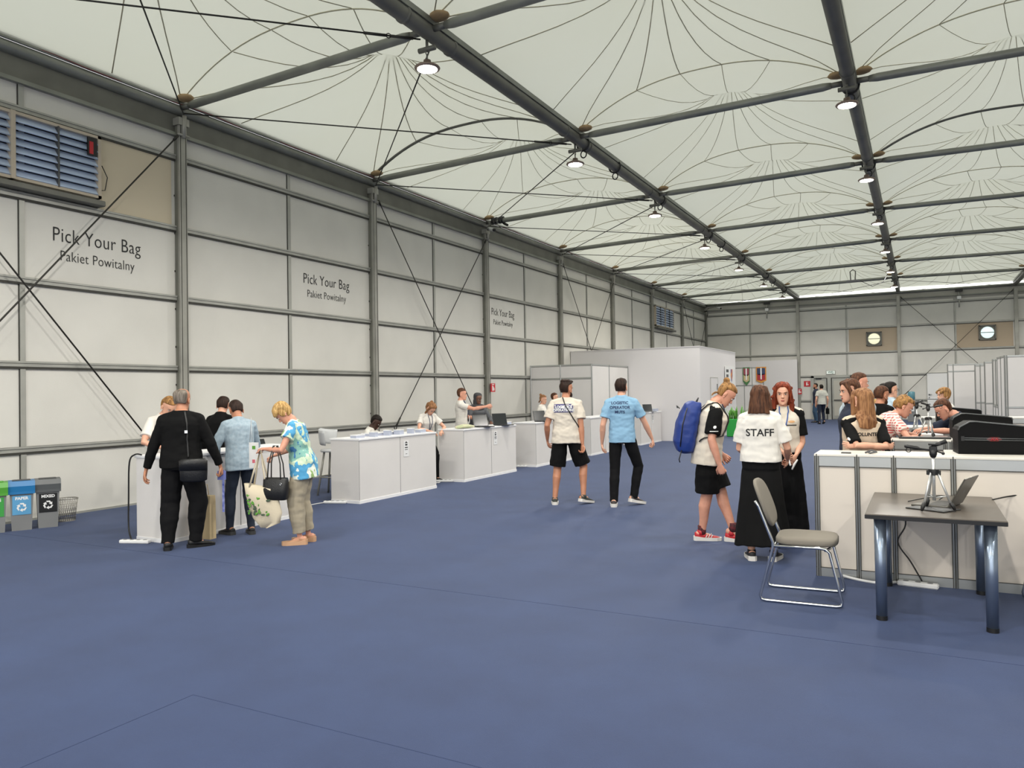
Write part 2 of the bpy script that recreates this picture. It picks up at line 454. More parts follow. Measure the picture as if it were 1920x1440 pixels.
# ----------------------------------------------------------------- lamps under the beams
ORD = ['nearest', 'second nearest', 'third', 'fourth', 'fifth', 'sixth', 'seventh', 'farthest']
M_LAMP = glow('lamp disc', 'fff4e0', 14)
M_LBODY = mat('lamp housing', '8b7a70', .35, .5)
def make_lamp():
    t = thing('ceiling_lamp', '', 'lamp', (0, 0, 0), 0, 'round lamps under the roof beams')
    MB().lathe([(.165, 0), (.175, .015), (.165, .03), (.10, .06), (.055, .075), (.05, .12), (.02, .13)], 24).build('lamp_shade', M_LBODY, t)
    MB().cyl((0, 0, -.006), .135, .008, 24).build('diffuser', M_LAMP, t)
    MB().tube([(0, 0, .12), (0, 0, .2)], .012, 8).tube([(0, 0.03 * cos(q), .22 + .03 * sin(q)) for q in [j * pi / 5 for j in range(10)]], .008, 6, closed=True).tube([(-.13, 0, .27), (.13, 0, .27)], .035, 12).tube([(0, 0, .24), (0, 0, .4)], .02, 8).build('hook', M_STEELD, t)
    return t
lamp0 = make_lamp(); used = False
for i, nm in ((1, 'left'), (2, 'right')):
    for k in range(-1 if i == 1 else 0, 7):
        if i == 1 and k < 0: continue
        if i == 2 and k < 1: continue
        n = k if i == 1 else k - 1
        last = 6
        o_ = ORD[n] if k < last else 'farthest'
        lb = 'lit round lamp hanging under the %s roof beam, %s along it' % (nm, o_)
        loc = (BX[i] - .03, NY(k) + (.02 if i == 1 else -.25), 6.0 if i == 1 else 6.12)
        if not used: lamp0.location = loc; lamp0['label'] = lb; used = True
        else: dup(lamp0, loc, 0, lb)
        L_ = bpy.data.lights.new('beam spot', 'SPOT'); L_.energy = 360; L_.color = (1, .96, .89); L_.shadow_soft_size = .13; L_.spot_size = radians(168); L_.spot_blend = .5
        lo = bpy.data.objects.new('beam spot', L_); COL.objects.link(lo); lo.location = (loc[0], loc[1], loc[2] - .03)
for i, ks in ((3, range(-3, 7)), (1, range(-3, 0)), (2, range(-3, 1))):
    for k in ks:
        if i != 3: continue
        L_ = bpy.data.lights.new('beam spot', 'SPOT'); L_.energy = 360; L_.color = (1, .96, .89); L_.shadow_soft_size = .13; L_.spot_size = radians(168); L_.spot_blend = .5
        dup(lamp0, (BX[i], NY(k), 6.0), 0, 'lit round lamp under the rightmost roof beam, number %s joint from the back wall' % ['one', 'two', 'three', 'four', 'five', 'six', 'seven', 'eight', 'nine', 'ten'][6 - k])
        lo = bpy.data.objects.new('beam spot', L_); COL.objects.link(lo); lo.location = (BX[i], NY(k), 5.97)
for i, ks in ((1, range(-3, 0)), (2, range(-3, 1))):  # bare unseen spots added behind the camera for brightness, no lamps hang there
    for k in ks:
        L_ = bpy.data.lights.new('beam spot', 'SPOT'); L_.energy = 360; L_.color = (1, .96, .89); L_.shadow_soft_size = .13; L_.spot_size = radians(168); L_.spot_blend = .5
        lo = bpy.data.objects.new('beam spot', L_); COL.objects.link(lo); lo.location = (BX[i], NY(k), 5.97)
# black cable clamps on the beams
def ring_pts(c, rx, rz, n=14): return [V(c) + V((rx * cos(2 * pi * j / n), 0, rz * sin(2 * pi * j / n))) for j in range(n)]
def make_clamp():
    m = MB().tube(ring_pts((0, 0, 0), .13, .13), .018, 6, closed=True)
    m.tube([V((0.06 * cos(q), .02, -.2 + .07 * sin(q))) for q in [2 * pi * j / 12 for j in range(12)]], .013, 6, closed=True)
    return m.build('cable_clamp', M_BLACK, label='', category='clamp', group='black cable clamps round the roof beams')
cl0 = None
for i, nm in ((1, 'left'), (2, 'right')):
    n = 0
    for k in range(1, 7):
        for dy in (.35, 2.1) if i == 1 else (.12,):
            if i == 1 and dy > 1 and k not in (1, 3, 5): continue
            lb = 'black ring clamp on the %s roof beam, %s from the camera' % (nm, ORD[n] if n < 7 else ['eighth', 'ninth', 'tenth'][n - 7])
            n += 1
            if cl0 is None: cl0 = make_clamp(); c = cl0
            else: c = cl0.copy(); COL.objects.link(c)
            c.location = (BX[i], NY(k) + dy, BH[i]); c['label'] = lb
# projectors / cameras
def cctv(loc, rz, label):
    t = thing('security_camera', label, 'camera', loc, rz)
    MB().tube([(0, 0, 0), (.34, 0, -.1)], .055, 14).build('housing', mat('light grey paint', 'b9bab8', .4), t)
    MB().tube([(.34, 0, -.1), (.37, 0, -.109)], .046, 14).build('lens', M_BLACK, t)
    MB().tube([(.08, 0, 0), (.05, 0, .2)], .02, 8).build('bracket', M_STEELD, t)
cctv((BX[0] + .25, NY(2) - .15, 6.2), radians(-35), 'grey tube security camera at the eaves above the third wall column')
m = MB()
for q in (0, .1, .22, .3): m.tube([(q, 0, 0), (q + .05, 0, 0)], .1, 12)
m.tube([(.35, 0, -.1), (.5, -.05, -.18)], .035, 8)
m.build('cable_clamp', M_BLACK, loc=(BX[0] + .3, NY(2), 6.43), label='stack of four black clamps on the roof tube above the third wall column', category='clamp')
for x, y, lb in ((-7.3, YB - .35, 'small white receiver box hanging at the top of the back wall, left of the door'), (1.75, YB - .35, 'small white receiver box hanging at the top of the back wall, near the right corner')):
    t = thing('wireless_receiver', lb, 'receiver', (x, YB - .16, 6.35))
    MB().box(-.16, .16, -.06, .06, -.08, .06, bev=.01).build('clamp', M_BLACK, t)
    MB().box(-.09, .09, -.05, .05, -.45, -.3, bev=.01).build('casing', M_WHITE2, t)
    MB().tube([(0, 0, -.08), (0, 0, -.3)], .03, 8).tube([(0, 0, -.45), (0, 0, -.85)], .03, 8).build('rod', M_RAIL, t)
cctv((-9.9, YB - .6, 6.25), radians(-40), 'small camera cluster at the far left corner under the roof')
t = thing('ceiling_heater', 'small pendant device hanging from a far roof tube between the two beams', 'device', (-2.3, NY(5), 6.3))
MB().box(-.25, .25, -.06, .06, -.42, -.34, bev=.01).build('casing', M_MGREY, t)
MB().tube([(-.08, 0, -.35), (-.1, 0, 0), (0, 0, .08), (.1, 0, 0), (.08, 0, -.35)], .02, 6).build('bracket', M_STEELD, t)
MB().tube([(.25, 0, -.38), (.7, 0, -.65), (1.1, 0, -.5), (1.3, 0, -.1)], .012, 6).build('cable', M_BLACK, t)

# ----------------------------------------------------------------- louvres
M_SLAT = mat('blue grey slat', 'c0d0ea', .3, .2)
M_FRAMEW = mat('window frame', 'b9ad9c', .5)
def louvre(y0, y1, z0, z1, n, label, name):
    t = thing('louvre_window', label, 'louvre', (WX - .02, y0, z0))
    W = y1 - y0; H = z1 - z0
    f = MB().box(-.01, .1, 0, .05, 0, H).box(-.01, .1, W - .05, W, 0, H).box(-.01, .1, 0, W, H - .04, H).box(-.01, .1, 0, W, 0, .04).box(0, .12, W * .5 - .03, W * .5 + .03, 0, H)
    f.build('frame', M_FRAMEW, t)
    MB().box(0, .012, .04, W - .04, .03, H - .03).build('backing', M_BLACK, t)
    for a, b in ((.05, W * .5 - .03), (W * .5 + .03, W - .05)):
        s = MB()
        for j in range(n):
            z = .04 + (H - .08) * (j + .5) / n; h = (H - .08) / n
            s.add([(.03, a, z + h * .55), (.1, a, z - h * .4), (.1, b, z - h * .4), (.03, b, z + h * .55), (.022, a, z + h * .5), (.092, a, z - h * .48), (.092, b, z - h * .48), (.022, b, z + h * .5)], [(0, 1, 2, 3), (7, 6, 5, 4), (0, 4, 5, 1), (2, 6, 7, 3), (1, 5, 6, 2), (0, 3, 7, 4)])
            s.tube([(.1, a, z - h * .4), (.1, b, z - h * .4)], .006, 6)
        s.build('slats', M_SLAT, t)
        MB().box(.03, .108, (a + b) / 2 - .012, (a + b) / 2 + .012, .03, H - .03).build('link_bar', M_DGREY, t)
    MB().box(0, .2, 0, W, -.13, -.05, bev=.01).build('sill', M_STEELD, t)
    return t
lv = louvre(4.55, 7.05, 4.60, 5.52, 8, 'large blue slatted louvre high on the left wall above the nearest lettering', 'a')
MB().box(.1, .125, 2.28, 2.42, .6, .86).box(.126, .13, 2.3, 2.36, .62, .8, 1).build('control_box', [M_BLACK, M_RED], lv)
MB().tube([(.08, 2.52, .5), (.06, 2.62, .35), (.06, 2.58, .15), (.08, 2.48, .12)], .007, 6).build('wire', M_BLACK, lv)
louvre(33.9, 36.8, 4.65, 5.6, 8, 'small dark slatted louvre high on the left wall above the white room', 'b')

# lettering on the wall
def wall_text(y, z, top, bottom, label):
    t = thing('wall_lettering', label, 'lettering', (WX - .015, y, z))
    M = frame_M((0, 0, 0), (0, 1, 0), (0, 0, 1))
    v, f = text_mb(top, .29, .001, -.002, space=1.05); MB().add(v, f, M=Matrix.Translation((0, 0, .13)) @ M @ Matrix.Scale(.80, 4, (1, 0, 0))).build('lettering', M_TEXT, t)
    v, f = text_mb(bottom, .21, .001, -.002, space=1.04); MB().add(v, f, M=Matrix.Translation((0, 0, -.16)) @ M @ Matrix.Scale(.80, 4, (1, 0, 0))).build('lettering', M_TEXT, t)
for y, lb in ((7.06, 'nearest black Pick Your Bag lettering, below the blue louvre'), (12.0, 'middle black Pick Your Bag lettering, between the first and second wall columns'), (19.5, 'farthest black Pick Your Bag lettering, just beyond the third wall column')):
    wall_text(y, 3.84, 'Pick Your Bag', 'Pakiet Powitalny', lb)

# ----------------------------------------------------------------- back wall: fans, doors, signs
M_TAN = mat('beige wall panel', 'b3a28c', .6)
for j, (x0, x1, fx, fz, tint, lb) in enumerate(((-3.24, -1.0, -2.05, 4.15, 'd9d6b8', 'round exhaust fan on the back wall, the left one'), (1.62, 3.95, 2.9, 4.22, 'cfe6ea', 'round exhaust fan on the back wall, the right one'))):
    trim(MB().box(x0, x1, YB - .012, YB, 3.53, 4.73), M_TAN)
    t = thing('exhaust_fan', lb, 'fan', (fx, YB - .01, fz))
    MB().box(-.36, .36, -.1, -.01, -.36, -.31).box(-.36, .36, -.1, -.01, .31, .36).box(-.36, -.31, -.1, -.01, -.36, .36).box(.31, .36, -.1, -.01, -.36, .36).box(-.36, .36, -.02, -.01, -.36, .36).build('frame', M_STEELD, t)
    g = glow('fan daylight %d' % j, tint, .75)
    MB().tube([(0, -.05, 0), (0, -.04, 0)], .29, 24).build('opening', g, t)
    MB().box(-.3, .3, -.07, -.055, -.02, .02).tube([(.29 * cos(a), -.06, .29 * sin(a)) for a in [j_ * pi / 12 for j_ in range(24)]], .015, 6, closed=True).build('guard', mat('fan grey', 'a9aaa0', .5), t)
# double door
dr = MB().box(-5.12, -4.98, YB - .1, YB, 0, 2.3).box(-3.22, -3.1, YB - .1, YB, 0, 2.3).box(-5.12, -3.1, YB - .1, YB, 2.2, 2.3).box(-4.35, -4.11, YB - .1, YB, 0, 2.2)
d1 = struct(dr, 'door_1', M_RAIL)
for a, b, nm in ((-4.96, -4.37, 'left'), (-4.09, -3.24, 'right')):
    lf = MB().box(a, b, YB - .06, YB - .02, .03, 2.15, 0).box(a + .08, b - .08, YB - .065, YB - .06, .2, 2.05, 1).build('door_leaf', [M_RAIL, mat('frosted door panel', 'b5b2a8', .4)], d1)
    MB().tube([(a + .08, YB - .13, 1.02), (b - .08, YB - .13, 1.02)], .025, 8).build('push_bar', M_DGREY, lf)
MB().box(-4.9, -4.6, YB - .12, YB - .06, 2.13, 2.2).build('door_closer', M_BLACK, d1)
MB().box(-4.35, -4.32, YB - .105, YB - .1, 0, 2.2).box(-4.14, -4.11, YB - .105, YB - .1, 0, 2.2).build('door_seal', M_BLACK, d1)
# single white door
d2 = struct(MB().box(.3, 1.25, YB - .05, YB, 0, 2.32).box(.28, .3, YB - .055, YB, 0, 2.34, 1).box(1.25, 1.27, YB - .055, YB, 0, 2.34, 1).box(.28, 1.27, YB - .055, YB, 2.32, 2.34, 1), 'door_2', [M_WHITE2, M_RAIL])
MB().box(.36, .4, YB - .1, YB - .05, 1.22, 1.28).tube([(.38, YB - .1, 1.25), (.5, YB - .1, 1.25)], .012, 6).box(.36, .4, YB - .08, YB - .05, 1.08, 1.12).build('door_handle', M_BLACK, d2)
# signs
def sign(name, label, cat, loc, w, h, base, txt, col, size, axis='y', frame=None):
    t = thing(name, label, cat, loc)
    X, Yv = ((1, 0, 0), (0, 0, 1)) if axis == 'y' else ((0, 1, 0), (0, 0, 1))
    M = frame_M((0, 0, 0), X, Yv)
    if frame: MB().box(-w / 2 - .025, w / 2 + .025, -h / 2 - .025, h / 2 + .025, -.03, .006, M=M).build('frame', frame, t)
    MB().box(-w / 2, w / 2, -h / 2, h / 2, -.03, .01, M=M).build('board', base, t)
    if txt:
        v, f = text_mb(txt, size, .002, .002); MB().add(v, f, M=M @ Matrix.Translation((0, 0, .012))).build('lettering', col, t)
    return t
sign('door_sign', 'small white lettered sign above the double door on the back wall', 'sign', (-4.15, YB - .04, 2.48), .4, .16, glow('sign white', 'e8f0ea', .15), 'WEJ', mat('exit green', '1d5a4a', .5), .15, frame=M_RAIL)
def fire_sign(loc, axis, label, w=.2, h=.26):
    t = thing('fire_equipment_sign', label, 'sign', loc)
    X = (1, 0, 0) if axis == 'y' else (0, 1, 0)
    M = frame_M((0, 0, 0), X, (0, 0, 1))
    MB().box(-w / 2, w / 2, -h / 2, h / 2, -.01, .006, M=M).build('board', mat('sign red', 'c22630', .5), t)
    MB().prism([(-.05, -.09), (.01, -.09), (.01, .04), (-.02, .07), (-.05, .04)], .006, .009, M=M).prism([(.03, -.08), (.07, -.08), (.07, -.02), (.03, .02)], .006, .009, M=M).prism([(-.06, .08), (.06, .08), (.06, .1), (-.06, .1)], .006, .009, M=M).build('pictogram', M_TEXTW, t)
fire_sign((-5.33, YB - .012, 1.9), 'y', 'red and white fire sign beside the double door', .32, .3)
fire_sign((BX[1] + .03, YB - .165, 1.5), 'y', 'red fire extinguisher sign on the column above the extinguisher', .22, .3)
fire_sign((WX + .16, NY(2) + .12, 1.8), 'x', 'red fire sign on the third wall column above the desks', .24, .24)
t = thing('fire_extinguisher', 'red fire extinguisher on the carpet at the foot of the back wall column', 'fire extinguisher', (-5.62, YB - .4, 0))
MB().lathe([(.1, 0), (.115, .03), (.115, .42), (.09, .5), (.035, .54), (.035, .56)], 18).build('cylinder', M_RED, t)
MB().box(-.03, .03, -.06, .05, .56, .6, bev=.005).tube([(0, -.05, .58), (.09, -.1, .5), (.11, -.1, .25)], .014, 6).build('valve', M_BLACK, t)
MB().cyl((0, 0, 0), .13, .06, 18).build('foot', M_BLACK, t)
# water cooler
t = thing('water_cooler', 'grey water cooler with blue bottle against the back wall', 'water cooler', (-.38, 40.4, 0))
MB().box(-.17, .17, -.17, .17, 0, 1.0, bev=.02).build('body', M_MGREY, t)
MB().box(-.1, .1, -.19, -.17, .5, .92).build('front_panel', M_WHITE2, t)
MB().lathe([(.08, 1.0), (.15, 1.08), (.15, 1.38), (.13, 1.42), (.02, 1.43)], 20).build('bottle', mat('blue water bottle', '5f8f9c', .15), t)
MB().cyl((.05, -.2, .78), .015, .05, 8).cyl((-.05, -.2, .78), .015, .05, 8).build('tap', M_BLACK, t)

# ----------------------------------------------------------------- white room and modular booth at the far left
rm = MB().box(WX, -6.2, 24.3, 29.6, 0, 3.05).box(WX, -6.185, 24.285, 29.6, 3.04, 3.06)
wr = rm.build('partition_room', mat('white partition', 'dcd9da', .5), label='large plain white box room behind the far registration desk', category='partition')
MB().box(-6.2, -6.18, 25.6, 26.6, 0, 2.05).box(-6.185, -6.175, 25.58, 25.6, 0, 2.07, 1).box(-6.185, -6.175, 26.6, 26.62, 0, 2.07, 1).box(-6.185, -6.175, 25.58, 26.62, 2.05, 2.07, 1).build('door', [mat('white partition', 'dcd9da'), M_RAIL], wr)
MB().box(-6.18, -6.15, 26.45, 26.5, 1.65, 1.85).build('door_sign', M_MGREY, wr)
# poster on the room's side: emblem with lines of words
t = thing('wall_poster', 'white poster with small colour emblem on the side of the white room', 'poster', (-6.175, 28.5, 2.1))
Mx = frame_M((0, 0, 0), (0, 1, 0), (0, 0, 1))
MB().box(-.8, .8, -.75, .4, 0, .008, M=Mx).build('sheet', M_WHITE2, t)
for j, (x0, x1, y0, y1) in enumerate(((-.62, -.25, .18, .28), (-.62, -.28, .0, .1), (-.62, -.22, -.18, -.08), (-.62, .25, -.36, -.33), (-.62, .2, -.68, -.5))):
    MB().box(x0, x1, y0, y1, .008, .012, M=Mx).build('print_line', M_DGREY, t)
MB().prism([(.1, .3), (.4, .3), (.4, .05), (.25, -.2), (.1, .05)], .009, .014, M=Mx).build('emblem', mat('emblem mix', '2b4a9a', .5, col2='e08a2a', scale=6), t)

def modular_wall(t, a, b, h, posts, base=0.0, rails=(), infill=M_WHITE):
    """octagonal-post exhibition wall from a to b (local xy)"""
    a = V((*a, 0)); b = V((*b, 0)); L = (b - a).length; e = (b - a).normalized(); M = Matrix(((e.x, -e.y, 0, a.x), (e.y, e.x, 0, a.y), (0, 0, 1, 0), (0, 0, 0, 1)))
    MB().box(0, L, -.005, .005, base, h - .02, M=M).build('panel', infill, t)
    for p in posts:
        q = MB().cyl((p * L, 0, base), .021, h - base, 8, M=M, smooth=False)
        for an in range(4): q.box(p * L - .003 + .021 * cos(an * pi / 2), p * L + .003 + .021 * cos(an * pi / 2), -.003 + .021 * sin(an * pi / 2), .003 + .021 * sin(an * pi / 2), base, h, 1, M=M)
        q.build('post', [M_ALU, M_RAILD], t)
    for z in (base + .025, h - .03) + tuple(rails): MB().box(0, L, -.012, .012, z - .025, z + .03, 0, M).box(0, L, -.0125, .0125, z - .025, z - .018, 1, M).build('rail', [M_ALU, M_RAILD], t)
t = thing('exhibition_booth', 'modular booth of white panels in metal frames in front of the white room', 'booth', (0, 0, 0))
modular_wall(t, (WX + .05, 21.1), (-8.62, 21.1), 2.48, (0, .5, 1), rails=(2.05,))
modular_wall(t, (-8.62, 21.1), (-8.62, 24.25), 2.48, (.45, 1))
# far entrance structure with banners
t = thing('exhibition_booth', 'white framed stand with narrow panels behind the backpack man', 'booth', (0, 0, 0))
modular_wall(t, (-8.45, 40.0), (-7.0, 40.0), 2.78, (0, .35, .62, 1), rails=(1.85,))
MB().box(-9.5, -5.75, 42.8, 42.9, 0, 3.2).build('partition_wall', mat('white partition', 'dcd9da'), label='low white partition standing before the far left part of the back wall', category='partition')
def banner(x, w, h, cols, label, tip):
    t = thing('hanging_banner', label, 'banner', (x, 39.965, 2.78))
    pts = [(-w / 2, 0), (w / 2, 0), (w / 2, -h), (0, -h - tip), (-w / 2, -h)]
    MB().prism(pts[::-1], -.01, .01, 'y').build('cloth', mat('banner %s' % cols[0], cols[0], .7), t)
    MB().prism([(a * .8, b * .45 - .06) for a, b in pts][::-1], -.014, -.011, 'y').build('upper_patch', mat('banner %s' % cols[1], cols[1], .7), t)
    MB().prism([(a * .8, b * .42 - h * .52) for a, b in pts][::-1], -.014, -.011, 'y').build('lower_patch', mat('banner %s' % cols[2], cols[2], .7), t)
    MB().box(-.03, .03, -.02, -.014, -h * .9, -.05).build('stripe', M_TEXTW, t)
banner(-7.83, .34, .72, ('4a7a4a', '9a4a58', 'c8b48a'), 'narrow green pennant hanging from the far white stand', .22)
banner(-7.1, .5, .7, ('c98a3a', '35415f', 'a03038'), 'wide orange and red banner hanging at the far stand', .12)
t = thing('planter_box', 'bright green planter box with leafy plants on the carpet far away', 'planter', (-5.62, 27.2, 0))
MB().box(-.38, .38, -.2, .2, 0, .62, bev=.02).build('box', mat('green planter', '1f9a3c', .5), t)
pm = MB()
for j in range(26):
    a = random.uniform(0, 2 * pi); x = random.uniform(-.32, .32); h = random.uniform(.15, .5); l = random.uniform(.05, .2)
    p0 = V((x, random.uniform(-.12, .12), .6)); p1 = p0 + V((cos(a) * l * .4, sin(a) * l * .4, h * .6)); p2 = p0 + V((cos(a) * l, sin(a) * l, h))
    pm.tube([p0, p1, p2], [(.02, .004), (.035, .004), (.004, .002)], 6)
pm.build('leaves', mat('leaf green', '5c9a3c', .6), t)
# ================================================================= registration desks along the left wall
CX0, CX1 = -8.02, -7.47
M_KICK = mat('desk plinth', 'e8e8ea', .5)
M_CODE = mat('code print', '2a2a2c', .6)
def make_desk(w=2.06, h=.98):
    t = thing('registration_desk', '', 'desk', (0, 0, 0), 0, 'white registration desks along the left wall')
    MB().box(0, .55, 0, w, .04, h - .03).box(.55, .553, .0, .004, .04, h - .03, 1).box(.55, .5515, w * .5 - .004, w * .5 + .004, .04, h - .03, 1).build('body', [M_WHITE, mat('panel joint', '6a6868')], t)
    MB().box(-.02, .565, -.012, w + .012, h - .03, h, bev=.004).build('worktop', M_KICK, t)
    MB().box(0, .558, -.008, w + .006, 0, .045).build('plinth', M_KICK, t)
    return t
DESKS = [(5.72, 'nearest white desk, where the man in black stands'), (9.02, 'second white desk with small boxes along its top edge'), (12.0, 'third white desk with two laptops and a rolled tote on it'), (15.0, 'fourth white desk beside the walking man in shorts'), (18.15, 'fifth white desk between the two walking men'), (22.1, 'farthest white desk against the white room')]
desk0 = make_desk()
for j, (y, lb) in enumerate(DESKS):
    lab = 'white registration desk: ' + lb
    if j == 0: desk0.location = (CX0, y, 0); desk0['label'] = lab; d = desk0
    else: d = dup(desk0, (CX0, y, 0), 0, lab)
    if j in (1, 2, 3, 5):   # small notice on the right panel
        n = MB().box(.5535, .556, 1.12, 1.26, .62, .88).build('notice', M_WHITE2, d)
        q = MB()
        q.prism([(1.15, .84), (1.23, .84), (1.19, .87)], .5565, .558, 'x')
        q.box(.5565, .558, 1.15, 1.23, .73, .74).box(.5565, .558, 1.15, 1.23, .76, .775).box(.5565, .558, 1.16, 1.22, .8, .825).box(.5565, .558, 1.17, 1.21, .66, .668).build('notice_print', M_CODE, n)
# laptops
M_LAP = mat('laptop shell', '2c2d30', .35, .2)
M_SCR = mat('laptop screen', '24272a', .15)
def laptop(loc, rz, label, group=None, shell=None, open_=105, scr=None, w=.34, d=.24):
    t = thing('laptop', label, 'laptop', loc, rz, group)
    shell = shell or M_LAP
    MB().box(-w / 2, w / 2, -d, 0, 0, .016, bev=.004).box(-w / 2 + .03, w / 2 - .03, -d + .1, -.02, .016, .0175, 1).build('keyboard_base', [shell, M_BLACK], t)
    R_ = Matrix.Translation((0, 0, .012)) @ Matrix.Rotation(radians(90 - open_), 4, 'X')
    MB().box(-w / 2, w / 2, 0, .01, 0, d, M=R_, bev=.003).box(-w / 2 + .012, w / 2 - .012, -.0015, 0, .012, d - .012, 1, M=R_).box(-.02, .02, .01, .011, d * .45, d * .55, 2, M=R_).build('screen', [shell, scr or M_SCR, M_MGREY], t)
    return t
H_ = .98
laptop((-7.62, 12.9, H_), radians(60), 'open black laptop nearer the camera on the third white desk')
laptop((-7.6, 13.65, H_), radians(62), 'open black laptop at the far end of the third white desk')
laptop((-7.62, 15.55, H_), radians(65), 'open black laptop on the fourth white desk')
laptop((-7.62, 22.45, H_), radians(80), 'open laptop on the farthest desk, left one of two', shell=M_MGREY)
laptop((-7.62, 23.3, H_), radians(50), 'open laptop on the farthest desk, right one of two', shell=M_MGREY)
laptop((-7.95, 7.15, H_), radians(65), 'open dark laptop on the nearest white desk behind the denim shirt')
# box trays on the second desk
M_TRAY = mat('lilac grey card box', 'aab0c2', .6)
def carton(loc, w, d, h, label, rz=0, m=None, name='card_box', cat='box', group='small grey card boxes on the second desk'):
    t = thing(name, label, cat, loc, rz, group)
    MB().box(0, d, 0, w, 0, h - .012, bev=.002).build('tray', m or M_TRAY, t)
    MB().box(-.004, d + .004, -.004, w + .004, h - .012, h, bev=.002).build('lid', M_WHITE2, t)
for x, y, w, h, lb in ((-7.72, 9.12, .2, .05, 'flat card box at the near corner of the second desk'), (-7.66, 9.5, .07, .08, 'small upright card box second along the second desk'), (-7.66, 9.86, .06, .09, 'small upright card box third along the second desk'),
                       (-7.68, 10.16, .12, .08, 'card box in the middle of the second desk'), (-7.66, 10.5, .05, .09, 'thin upright card box past the middle of the second desk'), (-7.68, 10.76, .16, .06, 'flat card box at the far end of the second desk')):
    carton((x, y, H_), w, .12, h, lb)
carton((-7.9, 9.6, H_), .75, .2, .05, 'long low grey card tray at the back of the second desk')
carton((-7.72, 13.85, H_), .2, .16, .06, 'grey card box at the far end of the third desk', group='x')
carton((-7.72, 23.75, H_), .3, .2, .1, 'pale box at the far end of the farthest desk', group='y')
MB().box(-.12, .12, -.17, .17, 0, .004).box(-.1, .13, -.1, .2, .004, .008).build('paper_sheets', M_WHITE2, loc=(-7.75, 13.2, H_), label='loose white sheets on the third desk between the laptops', category='paper')
# rolled tote on the third desk
rt = MB()
for j in range(5): rt.tube([(-.03 + .02 * j, -.22 + .01 * j, .03 + .004 * j), (0 + .02 * j, 0, .045), (.05 + .015 * j, .2, .03)], [(.06, .025), (.075, .035), (.05, .022)], 12, round_=True)
t = thing('rolled_tote_bag', 'rolled cream cotton bag lying on the near end of the third desk', 'bag', (-7.66, 12.3, H_), radians(10))
rt.build('cloth', mat('cream cotton print', 'd8cfb4', .9, col2='b9c29a', scale=14), t)
MB().tube([(.05, .2, .05), (.12, .28, .02), (.05, .3, .012), (0, .22, .03)], .008, 6).build('strap', mat('cream strap', 'd8cfb4'), t)

# bar stool and table behind the desks, cables
t = thing('high_chair', 'grey metal high chair with curved back behind the second desk', 'chair', (-8.62, 9.75, 0), radians(15))
MB().tube([(.22 * cos(a), .22 * sin(a) , .98 - .04 * abs(sin(a))) for a in [pi * .55 + pi * .9 * j / 10 for j in range(11)]], [(.012, .13)] * 11, 10, side=(1, 0, 0)).build('backrest', mat('light grey shell', 'b9bbbd', .4), t)
MB().lathe([(.02, .70), (.2, .71), (.21, .73), (.2, .75), (.02, .755)], 20).build('seat', mat('light grey shell', 'b9bbbd'), t)
for a in (45, 135, 225, 315):
    c_, s_ = cos(radians(a)), sin(radians(a)); MB().tube([(c_ * .15, s_ * .15, .72), (c_ * .27, s_ * .27, .0)], .018, 8).build('leg', M_COLM, t)
MB().tube([(.22 * cos(a), .22 * sin(a), .3) for a in [j * pi / 8 for j in range(16)]], .01, 6, closed=True).build('footrest', M_COLM, t)
t = thing('work_table', 'white work table against the wall behind the first two desks', 'table', (-10.0, 7.9, 0))
MB().box(0, .75, 0, 1.7, .71, .74, bev=.005).build('tabletop', M_WHITE2, t)
for x, y in ((.05, .06), (.7, .06), (.05, 1.64), (.7, 1.64)): MB().tube([(x, y, 0), (x, y, .71)], .02, 8).build('leg', M_COLM, t)
laptop((-9.45, 8.9, .74), radians(70), 'open black laptop on the white table by the wall', open_=125)
t = thing('folding_chair', 'small white chair on thin black legs under the wall table', 'chair', (-8.95, 8.35, 0), radians(-90))
MB().box(-.2, .2, -.2, .2, .42, .45, bev=.01).build('seat', M_WHITE2, t)
MB().tube([(-.18, .2, .44), (-.18, .26, .8), (.18, .26, .8), (.18, .2, .44)], .012, 6).build('back_frame', M_BLACK, t)
for x in (-.18, .18):
    MB().tube([(x, .2, .43), (x, -.24, 0)], .011, 6).build('leg', M_BLACK, t); MB().tube([(x, -.2, .43), (x, .24, 0)], .011, 6).build('leg', M_BLACK, t)
def power_strip(loc, rz, label, L=.36, n=4):
    t = thing('power_strip', label, 'power strip', loc, rz)
    MB().box(-L / 2, L / 2, -.035, .035, 0, .04, bev=.01).build('casing', M_WHITE2, t)
    s = MB()
    for j in range(n):
        x = -L / 2 + L * (j + .7) / (n + .4); s.cyl((x, 0, .0385), .022, .003, 12)
    s.build('socket', M_MGREY, t)
power_strip((-7.86, 5.58, 0), radians(20), 'white power strip on the carpet at the foot of the nearest desk')
power_strip((-7.86, 8.92, 0), radians(20), 'white power strip at the foot of the second desk')
power_strip((-7.86, 11.9, 0), radians(20), 'white power strip at the foot of the third desk')
power_strip((-7.86, 14.9, 0), radians(20), 'white power strip at the foot of the fourth desk')
power_strip((-8.9, 8.2, 0), radians(35), 'white power strip on the carpet under the wall table', .5, 5)
power_strip((-.05, 7.03, 0), radians(-8), 'white power strip on the carpet under the grey table', .3, 3)
def cord(name, pts, r, m, label):
    # smooth the path
    P = [V(p) for p in pts]; out = []
    for i in range(len(P) - 1):
        p0 = P[max(i - 1, 0)]; p1 = P[i]; p2 = P[i + 1]; p3 = P[min(i + 2, len(P) - 1)]
        for j in range(6):
            s = j / 6; out.append(.5 * ((2 * p1) + (p2 - p0) * s + (2 * p0 - 5 * p1 + 4 * p2 - p3) * s * s + (3 * p1 - p0 - 3 * p2 + p3) * s ** 3))
    out.append(P[-1])
    return MB().tube(out, r, 6).build(name, m, label=label, category='cable')
M_WCAB = mat('white cable', 'dadada', .5)
